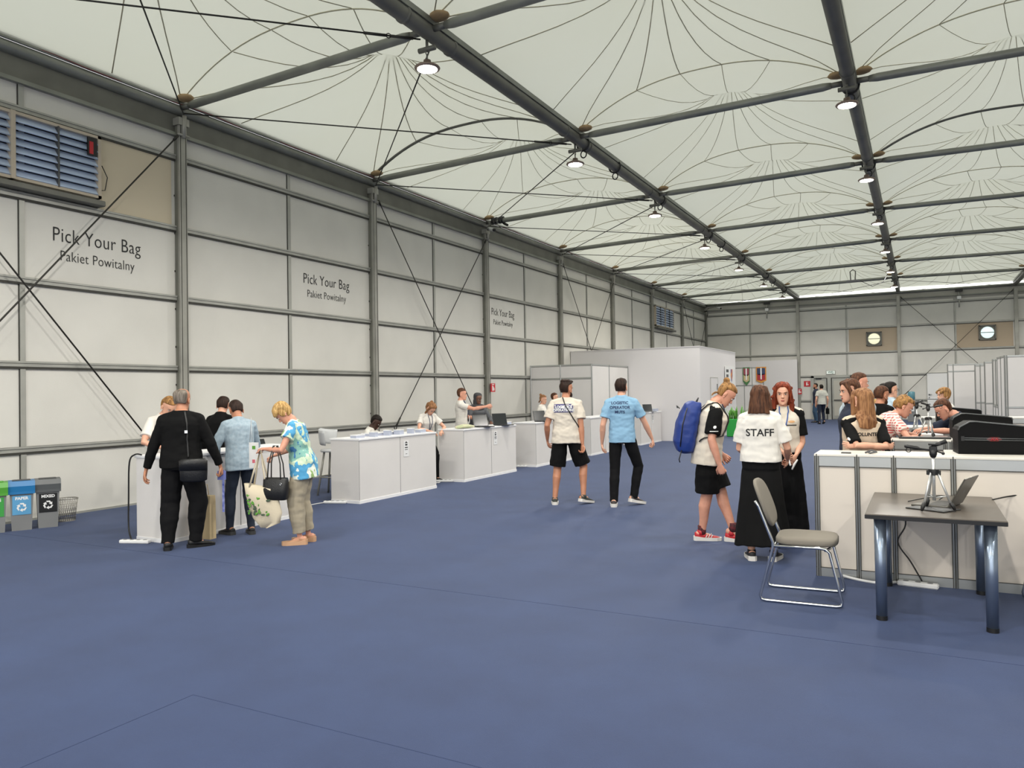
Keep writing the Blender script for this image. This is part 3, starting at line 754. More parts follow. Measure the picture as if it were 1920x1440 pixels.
cord('cable', [(-7.9, 5.7, .99), (-8.0, 5.69, .99), (-8.06, 5.66, .9), (-8.08, 5.66, .5), (-8.07, 5.65, .15), (-7.95, 5.6, .03)], .009, M_BLACK, 'black cable hanging down the end of the nearest desk')
cord('cable', [(-8.75, 8.3, .02), (-8.5, 7.9, .01), (-8.1, 8.4, .01), (-8.05, 8.8, .01), (-7.9, 8.92, .02)], .008, M_WCAB, 'white cable across the carpet between the first two desks')
cord('cable', [(-7.9, 11.25, .9), (-7.95, 11.3, .5), (-7.85, 11.35, .1), (-7.8, 11.6, .02), (-7.86, 11.8, .02)], .01, M_WCAB, 'white cables dangling between the second and third desks')
cord('cable', [(-.2, 7.08, .012), (-.35, 7.0, .01), (-.5, 7.05, .01), (-.62, 7.1, .02)], .012, M_WCAB, 'thick white cable at the foot of the panelled counter')
cord('cable', [(-.15, 7.05, .7), (-.13, 7.05, .5), (-.19, 7.05, .35), (-.1, 7.04, .2), (-.02, 7.03, .05)], .006, M_BLACK, 'black cable hanging under the grey table to the power strip')
cord('cable', [(.47, 6.9, .752), (.6, 7.1, .76), (.75, 7.12, .78), (.95, 7.1, .72)], .006, M_BLACK, 'black cable running off the right edge of the grey table')

# ----------------------------------------------------------------- bins
def bin_(loc, body_h, lid, panel, word, label):
    t = thing('recycling_bin', label, 'bin', loc, radians(-14), 'row of recycling bins by the left wall')
    def taper(x, y, z0, z1, k, mi=0):
        a = [(-x * k, -y * k, z0), (x * k, -y * k, z0), (x * k, y * k, z0), (-x * k, y * k, z0), (-x, -y, z1), (x, -y, z1), (x, y, z1), (-x, y, z1)]
        return a, [(3, 2, 1, 0), (4, 5, 6, 7), (0, 1, 5, 4), (1, 2, 6, 5), (2, 3, 7, 6), (3, 0, 4, 7)]
    m = MB(); m.add(*taper(.127, .13, 0, .47, .84)); m.build('body', M_MGREY, t)
    l = MB()
    l.prism([(-.15, .47), (.15, .47), (.16, .56), (.13, .62), (-.13, .62), (-.16, .56)], -.143, .143, 'x').box(-.143, .143, -.155, .155, .46, .49)
    l.build('lid', lid, t)
    MB().box(-.1, .1, -.06, .06, .617, .63, bev=.01).build('flap', M_DGREY if word != 'GLASS' else lid, t)
    # printed label on the hall-side face (local -y)
    Mx = frame_M((0, -.1075, .0), (1, 0, 0), (0, -.0496, 1))
    MB().box(-.1, .1, .2, .44, .004, .007, M=Mx).build('label_sheet', panel, t)
    q = MB(); v, f = text_mb(word, .05, 0, .002); q.add(v, f, M=Mx @ Matrix.Translation((0, .405, .008)))
    for j in range(3):      # chasing arrows
        R_ = Mx @ Matrix.Translation((0, .295, .008)) @ Matrix.Rotation(j * 2 * pi / 3, 4, 'Z')
        q.add([(-.022, .052, 0), (.02, .052, 0), (.034, .03, 0), (.046, .038, 0), (.044, .0, 0), (.008, .012, 0), (.02, .02, 0), (.008, .034, 0), (-.012, .034, 0)], [(0, 1, 2, 7, 8), (2, 3, 4), (2, 4, 6), (4, 5, 6), (2, 6, 7)], M=R_)
    q.build('pictogram', M_TEXTW, t)
    return t
bz = radians(62)
b1 = bin_((-10.2, 5.32, 0), .47, mat('green lid', '4f9a35', .4), mat('green label', '3d9a46', .5), 'GLASS', 'grey recycling bin with green lid, cut by the left edge')
b2 = bin_((-10.1, 5.59, 0), .47, mat('blue lid', '1f6fa8', .4), mat('blue label', '5b9cc8', .5), 'PAPER', 'grey recycling bin with blue lid and PAPER label')
b3 = bin_((-10.0, 5.86, 0), .47, mat('dark lid', '55585a', .4), mat('black label', '17181a', .5), 'MIXED', 'grey recycling bin with dark lid and MIXED label')
for b in (b1, b2, b3): b.rotation_euler = (0, 0, bz)
t = thing('waste_basket', 'small wire mesh waste basket beside the dark lidded bin', 'basket', (-10.22, 6.24, 0))
bk = MB()
for j in range(28):
    a = 2 * pi * j / 28
    for s in (-1, 1): bk.tube([(.105 * cos(a), .105 * sin(a), .01), (.14 * cos(a + s * .5), .14 * sin(a + s * .5), .3)], .0022, 4)
for z, r in ((.06, .112), (.12, .12), (.18, .127), (.24, .134)): bk.tube([(r * cos(j * pi / 12), r * sin(j * pi / 12), z) for j in range(24)], .002, 4, closed=True)
bk.build('mesh_wall', mat('wire mesh', 'a6a39c', .4, .6), t)
MB().tube([(.14 * cos(j * pi / 14), .14 * sin(j * pi / 14), .3) for j in range(28)], .006, 6, closed=True).build('rim', mat('wire mesh', 'a6a39c'), t)
MB().cyl((0, 0, 0), .108, .012, 24).build('base', mat('wire mesh', 'a6a39c'), t)

# ================================================================= right side: panelled counters
def counter(name_label, x0, x1, y, depth, h, posts, tops, side=None, loc=(0, 0, 0)):
    t = thing('exhibition_counter', name_label, 'counter', (x0, y, 0))
    L = x1 - x0
    MB().box(0.02, L - .02, -.004, .004, .06, h - .03).build('front_panel', mat('cream panel', 'd6cdc2', .5), t)
    for p in posts:
        q = MB().cyl((p, 0, 0), .024, h - .01, 8, smooth=False)
        q.box(p - .004, p + .004, -.0265, -.02, 0, h, 1).box(p - .019, p - .015, -.021, -.012, 0, h, 1).box(p + .015, p + .019, -.021, -.012, 0, h, 1)
        q.build('post', [M_ALU, M_RAILD], t)
    MB().box(0, L, -.016, .016, h - .105, h - .02).box(0, L, -.0165, -.015, h - .11, h - .104, 1).box(0, .03, 0, depth, h - .09, h - .02).build('rail', [M_ALU, M_RAILD], t)
    MB().box(0, L, -.018, .016, .0, .075).box(0, L, -.0185, -.015, .074, .08, 1).box(0, .03, 0, depth, 0, .06).build('rail', [M_ALU, M_RAILD], t)
    MB().box(.01, .02, .02, depth, .06, h - .05).box(L - .02, L - .01, .02, depth, .06, h - .05).build('side_panel', mat('cream panel', 'd6cdc2'), t)
    q = MB().cyl((.02, depth, 0), .022, h - .01, 8, smooth=False).cyl((L - .02, depth, 0), .022, h - .01, 8, smooth=False); q.build('post', M_ALU, t)
    for a, b, d in tops: MB().box(a, b, -.025, d, h - .02, h, bev=.003).build('worktop', mat('cream worktop', 'ddd9d0', .35), t)
    return t
HC = 1.06
counter('panelled counter in metal frames behind the grey table, nearest one', -.83, 1.6, 7.12, .45, HC, (.02, .34, .62, 1.05, 1.6, 2.41), ((0, 1.0, .45), (1.0, 2.43, .75)))
counter('panelled counter behind the crossed-arm volunteer, second from the camera', -.3, 1.8, 9.3, .5, HC, (.02, .52, .58, 1.3, 2.08), ((0, .55, .4), (.55, 2.1, .75)))
counter('panelled counter with two tripods beyond it, third from the camera', -.25, 2.1, 12.3, .5, HC, (.02, .5, .9, 1.6, 2.33), ((0, 2.35, .6),))
counter('farthest low panelled counter before the right-hand booths', .0, 2.4, 16.2, .5, HC, (.02, .6, 1.2, 2.38), ((0, 2.4, .6),))
# black equipment cases standing on the counters
M_CASE = mat('black case', '0c0c0d', .55, bump=.1, bscale=120, spec=.12)
M_CASEE = mat('case edge', '8a8c8e', .35, .3)
def case(loc, rz, label, logo=True, w=.52, s=1.0):
    t = thing('equipment_case', label, 'case', loc, rz, 'black plastic equipment cases on the counters')
    prof = [(0, 0), (w, 0), (w, .2), (w - .008, .225), (w - .05, .235), (.13, .272), (.085, .27), (.015, .228), (0, .2)]
    prof = [(a * s, b * s) for a, b in prof]
    MB().prism([(a, b) for a, b in prof][::-1], 0, .3, 'y').build('shell', M_CASE, t)
    e = MB().tube([(a, -.004, b) for a, b in prof[2:] ], .006, 6).tube([(.02 * s, -.004, .135 * s), ((w - .02) * s, -.004, .13 * s)], .004, 6).tube([(.02 * s, -.004, .12 * s), ((w - .02) * s, -.004, .115 * s)], .004, 6)
    e.build('edge_trim', mat('case trim', '55585a', .35), t)
    MB().box(.02 * s, .045 * s, -.008, 0, .11 * s, .15 * s).box((w - .05) * s, (w - .03) * s, -.006, 0, .08 * s, .1 * s).build('latch', M_BLACK, t)
    if logo:
        lg = MB()
        lg.ball((w * .5 * s, -.003, .125 * s), (.055, .006, .02), 18, 7).build('badge', mat('badge dark red', '5a1518', .3), t)
        z0 = .116 * s
        for dx in (-.026, .002):
            pts = [(w * .5 * s + dx, -.011, z0), (w * .5 * s + dx + .012, -.011, z0 + .017), (w * .5 * s + dx + .024, -.011, z0)]
            lg = MB().tube(pts, .0022, 4).build('emblem', mat('emblem red', 'c8202c', .4), t)
    return t
case((.27, 7.4, HC), radians(6), 'black case with red badge on the nearest counter')
case((.3, 9.62, HC), radians(4), 'black case behind the nearest one, on the second counter', False, .56)
case((.2, 12.65, HC), radians(2), 'black case on the third counter, beyond the seated man', False, .56)
t = thing('round_case', 'rounded dark case top showing between the cases', 'case', (.74, 12.55, HC))
MB().prism([(.14 * cos(a) * 1.1, .10 * sin(a) + .05) for a in [pi * j / 14 for j in range(15)]] + [(-.154, 0), (.154, 0)], 0, .2, 'y').build('shell', M_CASE, t)
MB().prism([(.11 * cos(a) * 1.1, .075 * sin(a) + .05) for a in [pi * j / 14 for j in range(15)]] + [(-.12, 0), (.12, 0)], -.003, 0, 'y').build('window', M_DGREY, t)
MB().box(-.04, .04, -.02, .02, 0, .012, bev=.004).build('phone', M_DGREY, loc=(-.58, 7.2, HC), label='grey phone lying on the left end of the nearest counter', category='phone')
MB().tube([(0, 0, .01), (.05, .02, .03), (.09, -.02, .02), (.04, -.03, .01), (.02, .02, .015)], .008, 6).build('lanyard_strap', M_DGREY, loc=(-.43, 7.2, HC), label='crumpled dark strap on the counter beside the volunteer', category='strap')
t = thing('light_table', 'flat black drawing tablet lying on the second counter', 'tablet', (-.22, 9.42, HC))
MB().box(0, .5, 0, .3, 0, .02, bev=.004).build('casing', M_BLACK, t)
MB().box(.03, .47, .03, .27, .02, .022).build('screen', mat('pale screen', '8f8f90', .2), t)

# tall booths on the right
t = thing('exhibition_booth', 'row of tall white framed booth walls along the right side', 'booth', (0, 0, 0))
modular_wall(t, (2.15, 26.0), (4.6, 26.0), 2.5, (0, .02, .5, 1), rails=(1.0,))
modular_wall(t, (2.15, 26.0), (2.1, 27.6), 2.5, (.5, 1))
modular_wall(t, (2.1, 29.4), (4.6, 29.4), 2.5, (0, .03, .5, 1), rails=(1.0,))
modular_wall(t, (2.1, 27.6), (2.1, 29.4), 1.0, (.5,))
modular_wall(t, (2.05, 32.2), (4.6, 32.2), 2.5, (0, .5, 1), rails=(1.0,))
modular_wall(t, (1.85, 34.0), (4.6, 34.0), 2.45, (0, .06, 1), rails=(1.0,))
modular_wall(t, (1.0, 36.0), (2.6, 36.0), 2.55, (0, .12, .9, 1), rails=(2.25,))

# ================================================================= table, chair, tripod in front
M_TTOP = mat('dark table top', '575049', .34, var=.03, scale=5)
M_TLEG = mat('metal leg reflection tint', '8895a8', .28, .8)  # blue in the metal colour stands in for the carpet's reflection
t = thing('grey_table', 'dark grey topped table on thick metal legs, in front right', 'table', (-.36, 5.84, 0))
MB().box(0, .84, 0, 1.24, .715, .75, bev=.004).build('tabletop', [M_TTOP], t)
MB().box(-.001, .841, -.001, 1.241, .717, .742).build('edge_band', M_BLACK, t)
for x, y in ((.09, .1), (.75, .1), (.09, 1.14), (.75, 1.14)):
    l = MB().tube([(x, y, .03), (x, y, .715)], [(.036, .036), (.04, .04)], 20).build('leg', M_TLEG, t)
    MB().cyl((x, y, 0), .037, .03, 20).build('foot', M_BLACK, l)
# sled base chair
M_SEAT = mat('taupe upholstery', '7c766c', .9, bump=.3, bscale=400)
def make_chair():
    t = thing('sled_chair', '', 'chair', (0, 0, 0), 0)
    # local: faces +x, width along y
    for s in (-.235, .235):
        f = MB()
        pts = [(-.325, s, .77), (-.30, s, .73), (-.20, s, .46), (-.2, s, .42), (-.3, s, .045), (-.29, s, .018), (-.255, s, .012), (.24, s, .012), (.275, s, .02), (.28, s, .05), (.2, s, .405), (.17, s, .43), (.13, s, .435), (-.19, s, .43)]
        f.tube(pts, .0115, 10)
        f.build('side_frame', M_CHROME, t)
    MB().tube([(.17, -.235, .42), (.2, 0, .4), (.17, .235, .42)], .01, 8).tube([(-.19, -.235, .43), (-.19, .235, .43)], .01, 8).build('cross_bar', M_CHROME, t)
    rg = []
    for z, k in ((.44, .96), (.45, 1), (.475, 1.0), (.49, .96), (.497, .82)):
        rg.append([(.03 + .225 * k * math.copysign(abs(cos(a)) ** .5, cos(a)), .225 * k * math.copysign(abs(sin(a)) ** .5, sin(a)), z) for a in [2 * pi * j / 32 for j in range(32)]])
    MB().rings(rg).build('seat', M_SEAT, t)
    rg = []
    for d, k in ((-.016, .9), (-.01, .98), (.004, 1), (.014, .97), (.02, .85)):
        ring = []
        for j in range(36):
            a = 2 * pi * j / 36; yy = .248 * k * math.copysign(abs(cos(a)) ** .6, cos(a)); zz = .18 * k * math.copysign(abs(sin(a)) ** .75, sin(a))
            ring.append((-.285 + d - zz * .36 - .25 * yy * yy * -1.2, yy, .735 + zz))
        rg.append(ring)
    MB().rings(rg).build('backrest', M_SEAT, t)
    return t
ch = make_chair(); ch.location = (-.83, 6.32, 0); ch['label'] = 'taupe padded chair with chrome sled frame, left of the grey table'; ch.rotation_euler = (0, 0, radians(3))
dup(ch, (.93, 6.72, 0), radians(178), 'chrome sled chair cut by the right edge of the picture')
# camera tripod on the table
def tripod(loc, rz, label, s=1.0, spread=.13):
    t = thing('camera_tripod', label, 'tripod', loc, rz)
    for j in range(3):
        a = radians(90 + 120 * j + 20); c_, s_ = cos(a), sin(a)
        l = MB().box(-.001, .001, -.001, .001, .3 * s, .302 * s)
        l = MB().tube([(c_ * .025 * s, s_ * .025 * s, .27 * s), (c_ * spread * .8 * s, s_ * spread * .8 * s, .05 * s)], .0085 * s, 8)
        l = l.build('leg', mat('silver tube', 'c6c7c6', .3, .6), t)
        MB().tube([(c_ * spread * .78 * s, s_ * spread * .78 * s, .06 * s), (c_ * spread * .9 * s, s_ * spread * .9 * s, .035 * s), (c_ * spread * s, s_ * spread * s, 0.004)], [.014 * s, .014 * s, .007 * s], 8).build('foot', M_BLACK, l)
        MB().tube([(0, 0, .09 * s), (c_ * spread * .62 * s, s_ * spread * .62 * s, .105 * s)], .005 * s, 6).build('spreader', mat('silver tube', 'c6c7c6'), l)
    MB().tube([(0, 0, .07 * s), (0, 0, .385 * s)], .011 * s, 10).build('centre_column', mat('silver tube', 'c6c7c6'), t)
    MB().cyl((0, 0, .262 * s), .034 * s, .03 * s, 12).box(-.045 * s, .045 * s, -.012 * s, .012 * s, .25 * s, .285 * s, bev=.004).box(-.012 * s, .012 * s, -.045 * s, .045 * s, .25 * s, .285 * s, bev=.004).build('collar', M_BLACK, t)
    h = MB().tube([(0, 0, .375 * s), (0, 0, .395 * s), (0, 0, .43 * s)], [.016 * s, .024 * s, .026 * s], 12).box(-.025 * s, .025 * s, -.02 * s, .02 * s, .415 * s, .455 * s, bev=.005)
    h.tube([(.02 * s, 0, .42 * s), (.06 * s, 0, .405 * s)], .006 * s, 6).ball((.062 * s, 0, .404 * s), .011 * s, 8, 6).box(-.03 * s, .05 * s, -.022 * s, .022 * s, .462 * s, .474 * s, bev=.003).tube([(-.01 * s, 0, .45 * s), (.03 * s, 0, .47 * s), (.085 * s, 0, .492 * s)], [.008 * s, .014 * s, .016 * s], 8)
    h.build('pan_head', M_BLACK, t)
    MB().tube([(-.015 * s, 0, .425 * s), (-.08 * s, 0, .435 * s), (-.1 * s, 0, .44 * s), (-.17 * s, 0, .452 * s)], [.006 * s, .007 * s, .014 * s, .013 * s], 8, round_=True).tube([(-.155 * s + .016 * s * cos(q), 0, .425 * s + .016 * s * sin(q)) for q in [j * pi / 5 for j in range(10)]], .003 * s, 6, closed=True).build('pan_handle', M_BLACK, t)
    return t
tripod((.07, 6.18, .75), radians(2), 'silver tripod with black head standing on the grey table', 1.0)
tripod((.07, 9.62, HC), radians(185), 'small silver tripod on the second counter', .8)
tripod((-.05, 11.6, HC - .06), radians(5), 'small silver tripod farther back, left of the other counter tripod', .9)
MB().box(-.12, .3, -.2, .2, .98, 1.0).tube([(-.1, -.18, 0), (-.1, -.18, .98)], .02, 8).tube([(.28, -.18, 0), (.28, -.18, .98)], .02, 8).tube([(-.1, .18, 0), (-.1, .18, .98)], .02, 8).tube([(.28, .18, 0), (.28, .18, .98)], .02, 8).build('small_table', M_WHITE, loc=(-.05, 11.6, 0), label='small white stand under the farther tripod', category='table')
lp = laptop((.2, 6.42, .752), radians(-107), 'grey laptop open on the grey table behind the tripod', shell=mat('bronze grey laptop', '5a5751', .35, .4), open_=118, scr=mat('grey screen', '4c4a46', .3))
cord('cable', [(-.1, 6.55, .756), (0.05, 6.75, .77), (.14, 6.7, .79), (.1, 6.6, .757), (.2, 6.5, .757), (.16, 6.35, .757), (.05, 6.3, .757), (.1, 6.12, .757), (.2, 6.14, .757)], .004, M_BLACK, 'tangled thin black cable round the tripod on the grey table')
t = thing('drawing_tablet', 'thin black tablet lying under the tripod on the grey table', 'tablet', (-.06, 6.3, .7505), radians(-30))
MB().box(0, .28, -.11, .11, 0, .008, bev=.003).build('casing', M_BLACK, t)
MB().box(.01, .27, -.1, .1, .008, .0085).build('screen', M_DGREY, t)
# ================================================================= people
def rotm(ax, a): return Matrix.Rotation(a, 3, ax)
WS = bpy.data.scenes.new('workshop')
def DG():
    vl = WS.view_layers[0]; vl.update(); return vl.depsgraph
def remesh(mb, name, vox, smooth=3, disp=None):
    me = mb.mesh('tmp', [])
    o = bpy.data.objects.new('tmp', me); WS.collection.objects.link(o)
    r = o.modifiers.new('r', 'REMESH'); r.mode = 'VOXEL'; r.voxel_size = vox; r.use_smooth_shade = True
    if smooth:
        s = o.modifiers.new('s', 'SMOOTH'); s.factor = .5; s.iterations = smooth
    me2 = bpy.data.meshes.new_from_object(o.evaluated_get(DG()))
    bpy.data.objects.remove(o); bpy.data.meshes.remove(me)
    me2.name = name
    if disp:
        nr = [v.normal.copy() for v in me2.vertices]; fl_ = []
        for v, n_ in zip(me2.vertices, nr):
            q_ = v.co + n_ * disp(v.co); fl_ += [q_.x, q_.y, q_.z]
        me2.vertices.foreach_set('co', fl_)
    me2.polygons.foreach_set('use_smooth', [True] * len(me2.polygons))
    me2.update()
    return me2
def link(me, name, mats, parent):
    o = bpy.data.objects.new(name, me); COL.objects.link(o); o.parent = parent
    me.materials.clear()
    for m in (mats if isinstance(mats, (list, tuple)) else [mats]): me.materials.append(m)
    return o
def append_mb(me, mb):
    """adds loose finished geometry (hands, eyes) to a body mesh; returns a new mesh"""
    n = len(me.vertices)
    vs = [tuple(v.co) for v in me.vertices] + mb.v
    fs = [tuple(p.vertices) for p in me.polygons] + [tuple(n + i for i in f) for f in mb.f]
    mi = [0] * len(me.polygons) + mb.mi
    out = bpy.data.meshes.new(me.name); out.from_pydata(vs, [], fs)
    out.polygons.foreach_set('material_index', [0] * len(mi)); 
    out.polygons.foreach_set('use_smooth', [True] * len(mi)); out.update()
    out['mi'] = 0
    bpy.data.meshes.remove(me)
    return out, mi
def ik(a, b, l1, l2, pole):
    a, b = V(a), V(b); d = b - a; L = d.length
    if L > (l1 + l2) * .999: b = a + d.normalized() * (l1 + l2) * .999; d = b - a; L = d.length
    x = (l1 * l1 - l2 * l2 + L * L) / (2 * L); h = sqrt(max(0, l1 * l1 - x * x))
    dn = d.normalized(); p = V(pole); p = p - dn * p.dot(dn)
    if p.length < 1e-4: p = V((0, 1, 0))
    return a + dn * x + p.normalized() * h, b

def hand(mb, wrist, d, palm, side, k=1.0, curl=.35, thumb_side=1, spread=1.0):
    """d: along the hand, palm: normal out of the palm, side: towards the thumb"""
    d = V(d).normalized(); palm = V(palm); palm = (palm - d * palm.dot(d)).normalized(); side = palm.cross(d) * thumb_side
    w = V(wrist)
    mb.tube([w - d * .03 * k, w, w + d * .03 * k, w + d * .065 * k, w + d * .088 * k], [(.024 * k, .020 * k), (.025 * k, .018 * k), (.035 * k, .017 * k), (.040 * k, .015 * k), (.034 * k, .011 * k)], 12, side=side, round_=True)
    lens = [.070, .078, .073, .057]
    for j in range(4):
        off = (1.5 - j) * .0195 * k
        p = w + d * (.083 - .004 * abs(j - 1.2)) * k + side * off
        dr = (d + side * (1.5 - j) * .05 * spread).normalized()
        pts = [p - dr * .02 * k, p]; a = 0; L = lens[j] * k
        for s_, c_ in ((.42, .9), (.32, 1.1), (.26, .8)):
            a += curl * c_ * (1 + .12 * j)
            q = pts[-1] + (dr * cos(a) + palm * sin(a)) * L * s_; pts.append(q)
        r = .0088 * k * (1 if j < 3 else .88)
        mb.tube(pts, [r, r * 1.02, r * .98, r * .92, r * .8], 8, round_=True, side=side)
    p = w + d * .025 * k + side * .024 * k
    t1 = (side * .75 + d * .65 + palm * .25).normalized(); t2 = (side * .25 + d * .85 + palm * .45).normalized()
    mb.tube([p - t1 * .015 * k, p, p + t1 * .034 * k, p + t1 * .034 * k + t2 * .03 * k, p + t1 * .034 * k + t2 * .052 * k], [.013 * k, .0135 * k, .0115 * k, .0095 * k, .008 * k], 8, round_=True)

# head outline, chin at z = 0: z, half width, front y, back y, squareness
HEAD = [(.000, .020, .078, .040), (.010, .034, .088, .015), (.025, .045, .092, -.015), (.045, .053, .090, -.045), (.065, .059, .088, -.068), (.085, .064, .086, -.082), (.105, .068, .083, -.092), (.122, .070, .082, -.098), (.140, .073, .087, -.102), (.160, .0745, .087, -.104), (.180, .073, .080, -.102), (.200, .067, .066, -.093), (.216, .055, .045, -.075), (.228, .036, .020, -.050), (.234, .014, -.004, -.024)]
def head_rings(prof, gx=0.0, gf=0.0, gb=0.0, n=28):
    out = []
    for z, hw, f, b in prof:
        c = (f + b) / 2; r = (f - b) / 2
        ring = []
        for j in range(n):
            a = 2 * pi * j / n; cy = sin(a); cx = cos(a)
            rr = r + (gf if cy > 0 else gb) * abs(cy)
            p = .92 if cy > 0 else 1.0
            ring.append(V(((hw + gx) * math.copysign(abs(cx) ** p, cx), c + rr * cy, z)))
        out.append(ring)
    return out

M_SK = {'fair': mat('fair skin', 'd9a48a', .5, var=.06, scale=14), 'pink': mat('pinkish skin', 'd39880', .5, var=.06, scale=14), 'tan': mat('tanned skin', 'b98063', .5, var=.06, scale=14), 'dark': mat('dark skin', '3f2a22', .45, var=.08, scale=14), 'brown': mat('brown skin', '6b4736', .45, var=.08, scale=14)}
M_EYE = mat('eye white', 'e4e0da', .25); M_IRIS = mat('eye iris', '2b2622', .2); M_LIP = mat('lips', 'a85a52', .45); M_BROW = mat('eyebrow', '3d2a20', .8)
def hairmat(n, a, b, sc=60): return mat(n, a, .6, spec=.2, col2=b, scale=sc, stretch=(1, 1, .12), bump=.35, bscale=sc * 1.4)
M_H = {'black': hairmat('black hair', '120e0c', '241c17'), 'dark': hairmat('dark brown hair', '1f1511', '382720'), 'brown': hairmat('brown hair', '3a241a', '66432f'), 'lbrown': hairmat('light brown hair', '6a452d', 'a07550'), 'blond': hairmat('blond hair', '94703f', 'd2ae74'), 'dblond': hairmat('dark blond hair', '5f4228', 'b08450'), 'red': hairmat('red hair', '4f1d11', '8f3f24', 45), 'grey': hairmat('greying hair', '5d554d', '8a8177'), 'hood': mat('grey hood', '3f3f42', .9, bump=.2)}

def person(label, loc, yaw, H=1.75, fat=1.0, female=False, skin='fair', hair='short', hairm='dark',
           top=None, bottom=None, shoes=None, lean=0., side_lean=0., twist=0., head=(0, 0, 0), legs=None, arms=None, seat=None, vox=.008,
           beard=None, hips=None, group=None, hide_legs=False, face=True, neck=0.0):
    """local frame: faces +y, right hand at +x. legs: [(x, y, z_heel_lift, toe_yaw)] left, right. arms: [(hand xyz, elbow pole, palm dir, curl)] left, right"""
    k = H / 1.75
    root = thing('person', label, 'person', (loc[0], loc[1], loc[2] if len(loc) > 2 else 0), radians(yaw - 90), group)
    legs = legs or [(-.1, 0, 0, -8), (.1, 0, 0, 8)]
    hz = (seat if seat else .905 * k)
    hp = V((hips or (0, 0))).to_3d(); hp.z = hz
    hp = V(((hips or (0, 0))[0], (hips or (0, 0))[1], hz))
    LN, SL, TW = radians(lean), radians(side_lean), radians(twist)
    # spine
    ds = .02; sp = [hp.copy()]; fr = []
    def frame(s_):
        q = min(1, max(0, s_) / .28); a = LN * (.35 + .65 * q)
        if seat: a = LN * (.6 + .4 * q)
        return rotm('Y', SL * q) @ rotm('X', -a) @ rotm('Z', TW * min(1, max(0, s_) / .42))
    def T(x, y, s_):
        s_ *= k * (1.045 if s_ > 0 else 1); x *= k; y *= k
        if s_ <= 0: return hp + frame(0) @ V((x, y, s_))
        p = hp.copy(); n = int(s_ / ds); 
        for i in range(n): p += frame(i * ds + ds / 2) @ V((0, 0, ds))
        p += frame(s_) @ V((0, 0, s_ - n * ds))
        return p + frame(s_) @ V((x, y, 0))
    def D(v, s_=.5): return frame(s_ * k) @ V(v)
    sh_w = .155 if female else .176
    # torso sections: s, half width, half depth, y
    if female: TS = [(-.07, .120, .095, -.01), (-.02, .165, .112, -.012), (.05, .168, .108, -.01), (.12, .140, .092, 0), (.18, .124, .085, .004), (.27, .134, .098, .012), (.36, .146, .108, .012), (.41, .146, .095, .004), (.45, .125, .082, -.006), (.485, .09, .066, -.012), (.52, .062, .055, -.014)]
    else: TS = [(-.07, .12, .095, -.005), (-.02, .158, .108, -.005), (.05, .160, .105, 0), (.12, .150, .100, .004), (.2, .148, .100, .006), (.3, .162, .110, .006), (.38, .170, .115, .002), (.43, .158, .102, -.004), (.47, .125, .086, -.010), (.505, .088, .070, -.014), (.535, .066, .06, -.015)]
    def section(s_, a, b, y, g=0, n=22, p=.85):
        g = g / k
        return [T((a + g) * math.copysign(abs(cos(t)) ** p, cos(t)), y + (b + g) * math.copysign(abs(sin(t)) ** p, sin(t)), s_) for t in [2 * pi * j / n for j in range(n)]]
    fb = fat
    # joints
    S_l, S_r = T(-sh_w, -.01, .44), T(sh_w, -.01, .44)
    neck0, neck1 = T(0, -.015, .5), T(0, .01 + neck * .5, .575)
    hy, hpz, hr = (radians(q) for q in head)
    HR = frame(.5) @ rotm('Z', -hy) @ rotm('X', -hpz) @ rotm('Y', hr)
    hc = T(0, .0 + neck, .594)           # pivot at the skull base
    hk = k * (.97 if female else 1.0) * (1.75 / H) ** .5
    def HP(p): return hc + HR @ ((V(p) - V((0, -.015, .06))) * hk)
    # legs
    hipw = .085 * k
    ua, fa = .295 * k, .255 * k
    th, sn = .425 * k, .405 * k
    LG = []
    for i, (fx, fy, lift, ty) in enumerate(legs):
        h = hp + V(((-1 if i == 0 else 1) * hipw, 0, -.0))
        an = V((fx * k, fy * k, (.085 + lift) * k))
        fd = V((sin(radians(ty)), cos(radians(ty)), 0))
        kn, an = ik(h, an, th, sn, fd + V((0, .0, .3)) if not seat else V((0, .2, 1)))
        LG.append((h, kn, an, fd, lift))
    AR = []
    arms = arms or [None, None]
    for i in (0, 1):
        s = -1 if i == 0 else 1
        a = arms[i] or ((s * (sh_w + .075), .03, hz / k - .055), (s * .25, -1, 0), (-s, 0, 0), .35)
        tgt = V(a[0]) * k
        el, wr = ik((S_l, S_r)[i], tgt, ua, fa, a[1])
        AR.append(((S_l, S_r)[i], el, wr, V(a[2]), a[3]))
    # ---------------- body
    b = MB()
    bw = 1.0 + (fb - 1) * .6
    b.rings([section(s_, a * bw, d * bw, y) for s_, a, d, y in TS])
    b.tube([neck0, T(0, -.012, .54), neck1, HP((0, -.01, .05))], [(.062 * k, .058 * k), (.055 * k * bw, .055 * k), (.052 * k * bw, .055 * k), (.05 * k, .052 * k)] if not female else [(.055 * k, .05 * k), (.047 * k, .048 * k), (.044 * k, .046 * k), (.042 * k, .046 * k)], 14, side=D((1, 0, 0)), round_=True)
    for s_, j_ in ((-1, S_l), (1, S_r)): b.tube([T(s_ * .05, -.014, .50), j_ + (T(0, 0, .46) - T(0, 0, .44))], [.036 * k, .042 * k], 10, round_=True)
    lw = .82 if (bottom and bottom['kind'] == 'trousers') else 1.0
